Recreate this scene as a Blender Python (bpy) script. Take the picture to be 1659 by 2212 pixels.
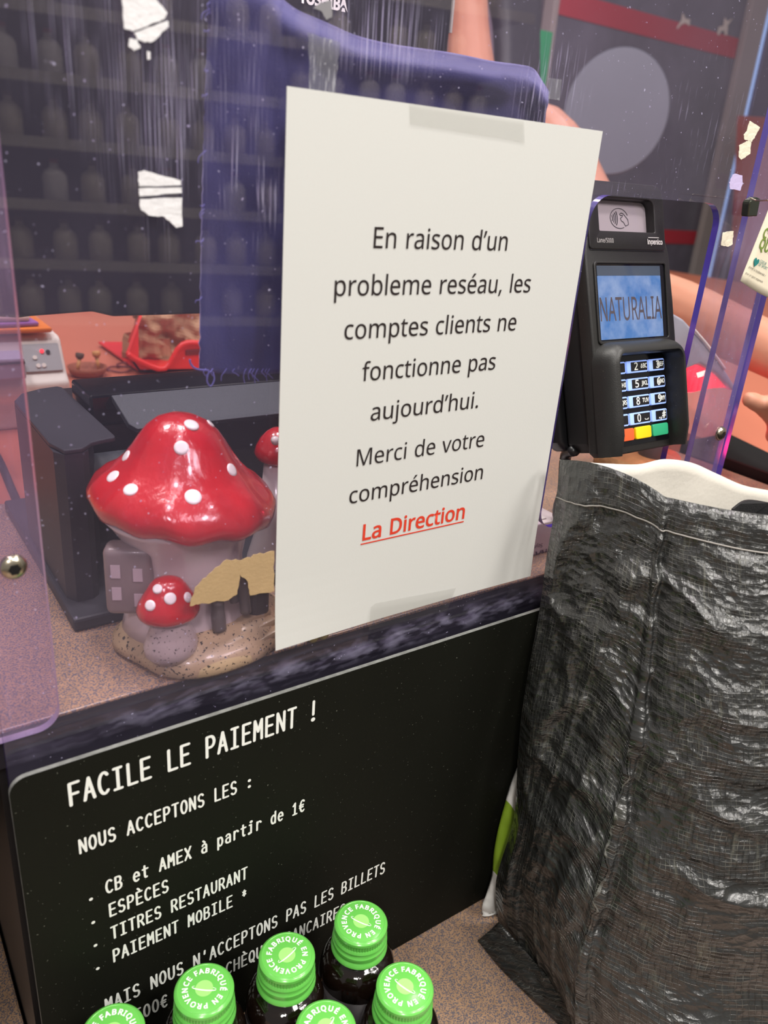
import bpy, bmesh, math, random
from math import radians, sin, cos, pi, atan2, hypot
from mathutils import Vector, Matrix, noise, Euler

random.seed(7)
for o in list(bpy.data.objects):
    bpy.data.objects.remove(o)
SC = bpy.context.scene
COL = SC.collection

# ------------------------------------------------------------------ camera
# solved from the A4 sheet on the screen (210 x 297 mm); metres, origin = bottom left corner of the sheet,
# x along the counter, y away from the customer, z up
CAM_R = ((0.823797331, -0.561980422, 0.074404049),
         (-0.164835403, -0.363046555, -0.917074963),
         (0.542390309, 0.743219485, -0.391711053))
CAM_C = Vector((-0.187630622, -0.357549084, 0.263846614))
F_PX = 1706.617
cam_data = bpy.data.cameras.new('camera')
cam = bpy.data.objects.new('camera', cam_data)
COL.objects.link(cam)
r0, r1, r2 = (Vector(r) for r in CAM_R)
cam.matrix_world = Matrix(((r0.x, -r1.x, -r2.x, CAM_C.x), (r0.y, -r1.y, -r2.y, CAM_C.y),
                           (r0.z, -r1.z, -r2.z, CAM_C.z), (0, 0, 0, 1)))
cam_data.sensor_fit = 'AUTO'
cam_data.sensor_width = 36.0
cam_data.lens = 36.0 * F_PX / 2212.0
cam_data.clip_start = 0.02
cam_data.clip_end = 50
cam_data.dof.use_dof = True
cam_data.dof.focus_distance = 0.56
cam_data.dof.aperture_fstop = 8.5
SC.camera = cam


def ray(u, v):
    a, b = (u - 829.5) / F_PX, (v - 1106.0) / F_PX
    return r0 * a + r1 * b + r2


def oy(u, v, y):
    """the point of the vertical plane at depth y seen at (u, v)"""
    d = ray(u, v)
    return CAM_C + d * ((y - CAM_C.y) / d.y)


def oz(u, v, z):
    d = ray(u, v)
    return CAM_C + d * ((z - CAM_C.z) / d.z)


def od(u, v, dist):
    return CAM_C + ray(u, v) * dist


# ------------------------------------------------------------------ world, lights, exposure
SC.view_settings.view_transform = 'Standard'
SC.view_settings.look = 'None'
SC.view_settings.gamma = 1.0
SC.view_settings.use_curve_mapping = False
SC.view_settings.exposure = 0.0
world = bpy.data.worlds.new('world')
SC.world = world
world.use_nodes = True
bg = world.node_tree.nodes['Background']
bg.inputs[0].default_value = (1.0, 0.95, 0.92, 1)
bg.inputs[1].default_value = 0.30


def area_light(x, y, z, size, power, col=(1, .958, .905), target=None):  # unseen overhead lights: shop lamps, plus others added to brighten dim parts
    l = bpy.data.lights.new('unseen_overhead_light', 'AREA')
    l.shape = 'DISK'
    l.size = size
    l.energy = power
    l.color = col
    o = bpy.data.objects.new('unseen_overhead_light', l)
    o.location = (x, y, z)
    if target is not None:
        o.rotation_euler = (Vector(target) - Vector((x, y, z))).to_track_quat('-Z', 'Y').to_euler()
    COL.objects.link(o)
    return o


area_light(-1.0, -1.5, 1.55, 0.30, 18, target=(0, 0, -.1))
area_light(0.25, -1.25, 1.6, 0.30, 14, target=(0.1, 0, 0))
area_light(-0.30, -0.40, 1.6, 0.20, 11, target=(0, -0.1, -.2))
area_light(0.75, -0.45, 1.6, 0.25, 12, target=(0.3, -.1, 0))
area_light(0.85, -1.5, 1.45, 0.40, 11, target=(0.35, -.15, -.1))  # added to brighten the black bag
area_light(0.02, 0.16, 1.6, 0.20, 12, target=(0.02, 0.12, 0))  # added above the counter to lift the mushroom house
area_light(-0.5, 0.55, 1.6, 0.3, 12, target=(-0.1, 0.5, 0))
area_light(0.9, 0.35, 1.6, 0.3, 5.5, target=(0.8, 0.6, 0))
area_light(0.5, 1.1, 1.6, 0.3, 3.2, target=(0.5, 1.1, 0))
area_light(1.6, 1.3, 1.7, 0.3, 22, target=(1.7, 2.3, 0.6))  # added to lift the dark background on the right
area_light(1.3, -1.5, 1.65, 0.5, 26, target=(1.1, -2.6, 0.3))  # added to light the mirrored shelves
SC.cycles.transparent_max_bounces = 24


# ------------------------------------------------------------------ materials
def lin(c):
    c = c / 255.0
    return c / 12.92 if c <= 0.04045 else ((c + 0.055) / 1.055) ** 2.4


def rgb(r, g, b):
    return (lin(r), lin(g), lin(b), 1.0)


def N(nt, kind, **kw):
    n = nt.nodes.new(kind)
    for k, v in kw.items():
        setattr(n, k, v)
    return n


def mat(name, col, rough=0.5, metal=0.0, spec=0.5, var=0.0, var_scale=60.0, bump=0.0, bump_scale=200.0, emit=None,
        estr=0.0, coat=0.0, speck=None, speck_scale=300.0, speck_amt=0.6, alpha=1.0, trans=0.0, stretch=None, sss=0.0):
    m = bpy.data.materials.new(name)
    m.use_nodes = True
    nt = m.node_tree
    p = nt.nodes['Principled BSDF']
    p.inputs['Base Color'].default_value = col
    p.inputs['Roughness'].default_value = rough
    p.inputs['Metallic'].default_value = metal
    p.inputs['Specular IOR Level'].default_value = spec
    p.inputs['Coat Weight'].default_value = coat
    p.inputs['Coat Roughness'].default_value = 0.08
    p.inputs['Alpha'].default_value = alpha
    p.inputs['Transmission Weight'].default_value = trans
    if sss:
        p.inputs['Subsurface Weight'].default_value = sss
        p.inputs['Subsurface Radius'].default_value = (.012, .005, .003)
    if emit:
        p.inputs['Emission Color'].default_value = emit
        p.inputs['Emission Strength'].default_value = estr
    tc = N(nt, 'ShaderNodeTexCoord')
    vec = tc.outputs['Object']
    if stretch:
        mp = N(nt, 'ShaderNodeMapping')
        mp.inputs['Scale'].default_value = stretch
        nt.links.new(vec, mp.inputs['Vector'])
        vec = mp.outputs['Vector']
    last = None
    if var:
        nz = N(nt, 'ShaderNodeTexNoise')
        nz.inputs['Scale'].default_value = var_scale
        nz.inputs['Detail'].default_value = 6
        nt.links.new(vec, nz.inputs['Vector'])
        mx = N(nt, 'ShaderNodeMix', data_type='RGBA')
        mx.inputs['A'].default_value = tuple(max(0, c * (1 - var)) for c in col[:3]) + (1,)
        mx.inputs['B'].default_value = tuple(min(1, c * (1 + var)) for c in col[:3]) + (1,)
        nt.links.new(nz.outputs['Fac'], mx.inputs['Factor'])
        last = mx.outputs['Result']
    if speck:
        nz = N(nt, 'ShaderNodeTexNoise')
        nz.inputs['Scale'].default_value = speck_scale
        nz.inputs['Detail'].default_value = 3
        nt.links.new(vec, nz.inputs['Vector'])
        rp = N(nt, 'ShaderNodeMapRange')
        rp.inputs['From Min'].default_value = speck_amt
        rp.inputs['From Max'].default_value = speck_amt + .04
        nt.links.new(nz.outputs['Fac'], rp.inputs['Value'])
        mx = N(nt, 'ShaderNodeMix', data_type='RGBA')
        mx.inputs['A'].default_value = col
        if last:
            nt.links.new(last, mx.inputs['A'])
        mx.inputs['B'].default_value = speck
        nt.links.new(rp.outputs['Result'], mx.inputs['Factor'])
        last = mx.outputs['Result']
    if last:
        nt.links.new(last, p.inputs['Base Color'])
    if bump:
        nz = N(nt, 'ShaderNodeTexNoise')
        nz.inputs['Scale'].default_value = bump_scale
        nz.inputs['Detail'].default_value = 4
        nt.links.new(vec, nz.inputs['Vector'])
        b = N(nt, 'ShaderNodeBump')
        b.inputs['Strength'].default_value = bump
        b.inputs['Distance'].default_value = 0.001
        nt.links.new(nz.outputs['Fac'], b.inputs['Height'])
        nt.links.new(b.outputs['Normal'], p.inputs['Normal'])
    return m


def acrylic(name, tint, haze, haze_col, rough=0.0, scratches=True, zones=()):
    """clear plastic sheet: tinted see-through, mirror reflection by Fresnel, dusty film with painted haze, and wiped scratches"""
    m = bpy.data.materials.new(name)
    m.use_nodes = True
    nt = m.node_tree
    nt.nodes.remove(nt.nodes['Principled BSDF'])
    out = nt.nodes['Material Output']
    tr = N(nt, 'ShaderNodeBsdfTransparent')
    tr.inputs['Color'].default_value = tint
    df = N(nt, 'ShaderNodeBsdfDiffuse')
    df.inputs['Color'].default_value = haze_col
    gl = N(nt, 'ShaderNodeBsdfGlossy')
    gl.inputs['Roughness'].default_value = rough
    fr = N(nt, 'ShaderNodeFresnel')
    fr.inputs['IOR'].default_value = 1.49
    m1 = N(nt, 'ShaderNodeMixShader')
    m2 = N(nt, 'ShaderNodeMixShader')
    geo = N(nt, 'ShaderNodeNewGeometry')
    # the rays go straight through the sheet, so its far face reflects like its near face
    io = N(nt, 'ShaderNodeMapRange')
    io.inputs['To Min'].default_value = 1.49
    io.inputs['To Max'].default_value = 1 / 1.49
    nt.links.new(geo.outputs['Backfacing'], io.inputs['Value'])
    nt.links.new(io.outputs['Result'], fr.inputs['IOR'])
    tc = N(nt, 'ShaderNodeTexCoord')
    # film of dust, with stray reflected light painted in as haze: soft clouds
    nz = N(nt, 'ShaderNodeTexNoise')
    nz.inputs['Scale'].default_value = 9
    nz.inputs['Detail'].default_value = 5
    nt.links.new(tc.outputs['Object'], nz.inputs['Vector'])
    mr = N(nt, 'ShaderNodeMapRange')
    mr.inputs['From Min'].default_value = .3
    mr.inputs['From Max'].default_value = .75
    mr.inputs['To Min'].default_value = haze * .45
    mr.inputs['To Max'].default_value = haze * 1.6
    nt.links.new(nz.outputs['Fac'], mr.inputs['Value'])
    fac = mr.outputs['Result']

    def add(a, b):
        n = N(nt, 'ShaderNodeMath', operation='ADD', use_clamp=True)
        nt.links.new(a, n.inputs[0])
        nt.links.new(b, n.inputs[1])
        return n.outputs[0]

    def mul(a, b):
        n = N(nt, 'ShaderNodeMath', operation='MULTIPLY')
        nt.links.new(a, n.inputs[0])
        if isinstance(b, float):
            n.inputs[1].default_value = b
        else:
            nt.links.new(b, n.inputs[1])
        return n.outputs[0]

    def streak(rot, sx, sz, lo, hi, zone, amt):
        mp = N(nt, 'ShaderNodeMapping')
        mp.inputs['Rotation'].default_value = (0, rot, 0)
        mp.inputs['Scale'].default_value = (sx, 1, sz)
        nt.links.new(tc.outputs['Object'], mp.inputs['Vector'])
        t = N(nt, 'ShaderNodeTexNoise')
        t.inputs['Scale'].default_value = 1
        t.inputs['Detail'].default_value = 2
        nt.links.new(mp.outputs['Vector'], t.inputs['Vector'])
        r = N(nt, 'ShaderNodeMapRange')
        r.inputs['From Min'].default_value = lo
        r.inputs['From Max'].default_value = hi
        r.inputs['To Max'].default_value = amt
        nt.links.new(t.outputs['Fac'], r.inputs['Value'])
        f = r.outputs['Result']
        if zone:
            (cx, cz, rx, rz) = zone
            cx, cz = cx - .14, cz + .06          # the sheet's own origin
            s = N(nt, 'ShaderNodeMapping', vector_type='POINT')
            s.inputs['Location'].default_value = (-cx / rx, 0, -cz / rz)
            s.inputs['Scale'].default_value = (1 / rx, 0, 1 / rz)
            nt.links.new(tc.outputs['Object'], s.inputs['Vector'])
            ln = N(nt, 'ShaderNodeVectorMath', operation='LENGTH')
            nt.links.new(s.outputs['Vector'], ln.inputs[0])
            q = N(nt, 'ShaderNodeMapRange')
            q.inputs['From Min'].default_value = 1.0
            q.inputs['From Max'].default_value = 0.35
            nt.links.new(ln.outputs['Value'], q.inputs['Value'])
            f = mul(f, q.outputs['Result'])
        return f

    if scratches:
        # pin-prick dust specks
        v = N(nt, 'ShaderNodeTexNoise')
        v.inputs['Scale'].default_value = 420
        v.inputs['Detail'].default_value = 1
        nt.links.new(tc.outputs['Object'], v.inputs['Vector'])
        r = N(nt, 'ShaderNodeMapRange')
        r.inputs['From Min'].default_value = .735
        r.inputs['From Max'].default_value = .77
        r.inputs['To Max'].default_value = .5
        nt.links.new(v.outputs['Fac'], r.inputs['Value'])
        fac = add(fac, r.outputs['Result'])
        for z in zones:
            fac = add(fac, streak(*z))
    nt.links.new(fac, m1.inputs['Fac'])
    nt.links.new(tr.outputs[0], m1.inputs[1])
    nt.links.new(df.outputs[0], m1.inputs[2])
    nt.links.new(fr.outputs[0], m2.inputs['Fac'])
    nt.links.new(m1.outputs[0], m2.inputs[1])
    nt.links.new(gl.outputs[0], m2.inputs[2])
    nt.links.new(m2.outputs[0], out.inputs['Surface'])
    return m


# ------------------------------------------------------------------ object helpers
ROOTM = {}


def tag(o, label=None, cat=None, group=None, kind=None):
    if label:
        o['label'] = label
    if cat:
        o['category'] = cat
    if group:
        o['group'] = group
    if kind:
        o['kind'] = kind
    return o


def thing(name, label, cat, loc=(0, 0, 0), group=None, m=None):
    o = bpy.data.objects.new(name, None)
    o.empty_display_size = 0.02
    COL.objects.link(o)
    o.matrix_world = m if m is not None else Matrix.Translation(Vector(loc))
    ROOTM[o] = o.matrix_world.copy()
    return tag(o, label, cat, group)


def put(name, bm, material, parent=None, smooth=False, local=False, angle=None):
    """link a bmesh as ONE object; world coordinates unless local=True"""
    me = bpy.data.meshes.new(name)
    bmesh.ops.recalc_face_normals(bm, faces=bm.faces)
    bm.to_mesh(me)
    bm.free()
    return put_mesh(name, me, material, parent, smooth, local, angle)


def put_mesh(name, me, material, parent=None, smooth=False, local=False, angle=None):
    mats = material if isinstance(material, (list, tuple)) else [material]
    me.materials.clear()
    for m in mats:
        me.materials.append(m)
    if smooth:
        for p in me.polygons:
            p.use_smooth = True
        if angle:
            me.set_sharp_from_angle(angle=radians(angle))
    o = bpy.data.objects.new(name, me)
    COL.objects.link(o)
    if parent is not None:
        o.parent = parent
        ROOTM[o] = ROOTM[parent]
        if not local:
            me.transform(ROOTM[parent].inverted())
    else:
        c = sum((v.co for v in me.vertices), Vector()) / max(1, len(me.vertices))
        zmin = min(v.co.z for v in me.vertices)
        base = Vector((c.x, c.y, zmin))
        me.transform(Matrix.Translation(-base))
        o.location = base
        ROOTM[o] = Matrix.Translation(base)
    return o


def bm_box(bm, lo, hi, bev=0.0, seg=2, m=None):
    c = [(a + b) / 2 for a, b in zip(lo, hi)]
    s = [abs(b - a) for a, b in zip(lo, hi)]
    t = bmesh.new()
    bmesh.ops.create_cube(t, size=1, matrix=Matrix.Translation(c) @ Matrix.Diagonal((s[0], s[1], s[2], 1)))
    if bev:
        bmesh.ops.bevel(t, geom=list(t.edges), offset=bev, segments=seg, affect='EDGES', profile=.5)
    if m is not None:
        bmesh.ops.transform(t, matrix=m, verts=t.verts)
    merge(bm, t)
    return bm


def merge(bm, t):
    me = bpy.data.meshes.new('tmp')
    t.to_mesh(me)
    t.free()
    bm.from_mesh(me)
    bpy.data.meshes.remove(me)


def box(lo, hi, bev=0.0, seg=2, m=None):
    return bm_box(bmesh.new(), lo, hi, bev, seg, m)


def bm_prism(bm, pts, off, bev=0.0, seg=2):
    """closed 3-D outline pushed along the vector off"""
    t = bmesh.new()
    a = [t.verts.new(p) for p in pts]
    b = [t.verts.new(Vector(p) + Vector(off)) for p in pts]
    n = len(pts)
    t.faces.new(a)
    t.faces.new(b[::-1])
    for i in range(n):
        t.faces.new((a[i], a[(i + 1) % n], b[(i + 1) % n], b[i]))
    bmesh.ops.recalc_face_normals(t, faces=t.faces)
    if bev:
        bmesh.ops.bevel(t, geom=list(t.edges), offset=bev, segments=seg, affect='EDGES', profile=.5)
    merge(bm, t)
    return bm


def prism(pts, off, bev=0.0, seg=2):
    return bm_prism(bmesh.new(), pts, off, bev, seg)


def bm_lathe(bm, prof, c=(0, 0, 0), seg=48, sx=1.0, sy=1.0, m=None, fn=None, close=True):
    t = bmesh.new()
    rings = []
    for (r, z) in prof:
        if r < 1e-6:
            rings.append([t.verts.new((0, 0, z))])
        else:
            ring = []
            for i in range(seg):
                a = 2 * pi * i / seg
                p = Vector((r * cos(a) * sx, r * sin(a) * sy, z))
                if fn:
                    p = fn(p, a, r, z)
                ring.append(t.verts.new(p))
            rings.append(ring)
    for a, b in zip(rings, rings[1:]):
        for i in range(seg):
            j = (i + 1) % seg
            if len(a) == 1 and len(b) == 1:
                continue
            if len(a) == 1:
                t.faces.new((a[0], b[i], b[j]))
            elif len(b) == 1:
                t.faces.new((a[i], a[j], b[0]))
            else:
                t.faces.new((a[i], a[j], b[j], b[i]))
    if close and len(rings[0]) > 1:
        t.faces.new(rings[0])
    if close and len(rings[-1]) > 1:
        t.faces.new(rings[-1])
    mm = Matrix.Translation(Vector(c))
    if m is not None:
        mm = mm @ m
    bmesh.ops.transform(t, matrix=mm, verts=t.verts)
    merge(bm, t)
    return bm


def lathe(prof, c=(0, 0, 0), seg=48, sx=1.0, sy=1.0, m=None, fn=None, close=True):
    return bm_lathe(bmesh.new(), prof, c, seg, sx, sy, m, fn, close)


def bm_tube(bm, pts, rad, seg=10, cap=True):
    pts = [Vector(p) for p in pts]
    rads = rad if isinstance(rad, (list, tuple)) else [rad] * len(pts)
    t = bmesh.new()
    rings = []
    prev = None
    for i, p in enumerate(pts):
        d = (pts[min(i + 1, len(pts) - 1)] - pts[max(i - 1, 0)]).normalized()
        u = d.orthogonal().normalized() if prev is None else (prev - d * prev.dot(d)).normalized()
        prev = u
        w = d.cross(u)
        rings.append([t.verts.new(p + (u * cos(2 * pi * k / seg) + w * sin(2 * pi * k / seg)) * rads[i]) for k in range(seg)])
    for a, b in zip(rings, rings[1:]):
        for k in range(seg):
            t.faces.new((a[k], a[(k + 1) % seg], b[(k + 1) % seg], b[k]))
    if cap:
        t.faces.new(rings[0][::-1])
        t.faces.new(rings[-1])
    merge(bm, t)
    return bm


def tube(pts, rad, seg=10):
    return bm_tube(bmesh.new(), pts, rad, seg)


def smooth_path(pts, k=6):
    """Catmull-Rom through the points"""
    pts = [Vector(p) for p in pts]
    out = []
    for i in range(len(pts) - 1):
        p0, p1, p2, p3 = pts[max(i - 1, 0)], pts[i], pts[i + 1], pts[min(i + 2, len(pts) - 1)]
        for j in range(k):
            t = j / k
            out.append(.5 * ((2 * p1) + (p2 - p0) * t + (2 * p0 - 5 * p1 + 4 * p2 - p3) * t * t + (3 * p1 - p0 - 3 * p2 + p3) * t ** 3))
    out.append(pts[-1])
    return out


def rrect(x0, z0, x1, z1, r, k=6):
    """rounded rectangle outline; r may be (bl, br, tr, tl)"""
    rs = r if isinstance(r, (list, tuple)) else (r,) * 4
    out = []
    for (cx, cz, a0, q) in ((x0, z0, pi, rs[0]), (x1, z0, 1.5 * pi, rs[1]), (x1, z1, 0, rs[2]), (x0, z1, .5 * pi, rs[3])):
        px = cx + (q if cx == x0 else -q)
        pz = cz + (q if cz == z0 else -q)
        if q <= 0:
            out.append((cx, cz))
            continue
        for i in range(k + 1):
            a = a0 + .5 * pi * i / k
            out.append((px + q * cos(a), pz + q * sin(a)))
    return out


def flat2d(contours, thick=0.0, offset=0.0):
    """mesh from closed 2-D contours (holes by even-odd), optionally thick (centred)"""
    c = bpy.data.curves.new('tmp', 'CURVE')
    c.dimensions = '2D'
    c.fill_mode = 'BOTH'
    c.extrude = thick / 2
    c.offset = offset
    for pts in contours:
        s = c.splines.new('POLY')
        s.points.add(len(pts) - 1)
        for p, q in zip(s.points, pts):
            p.co = (q[0], q[1], 0, 1)
        s.use_cyclic_u = True
    o = bpy.data.objects.new('tmp', c)
    me = bpy.data.meshes.new_from_object(o)
    bpy.data.objects.remove(o)
    bpy.data.curves.remove(c)
    return me


def frame(o, x, y):
    """matrix that lays local x, y along the given world directions at o"""
    x = Vector(x).normalized()
    y = Vector(y)
    y = (y - x * y.dot(x)).normalized()
    z = x.cross(y)
    o = Vector(o)
    return Matrix(((x.x, y.x, z.x, o.x), (x.y, y.y, z.y, o.y), (x.z, y.z, z.z, o.z), (0, 0, 0, 1)))


WALLF = lambda x, y, z: frame((x, y, z), (1, 0, 0), (0, 0, 1))     # lettering plane facing the customer

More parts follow.
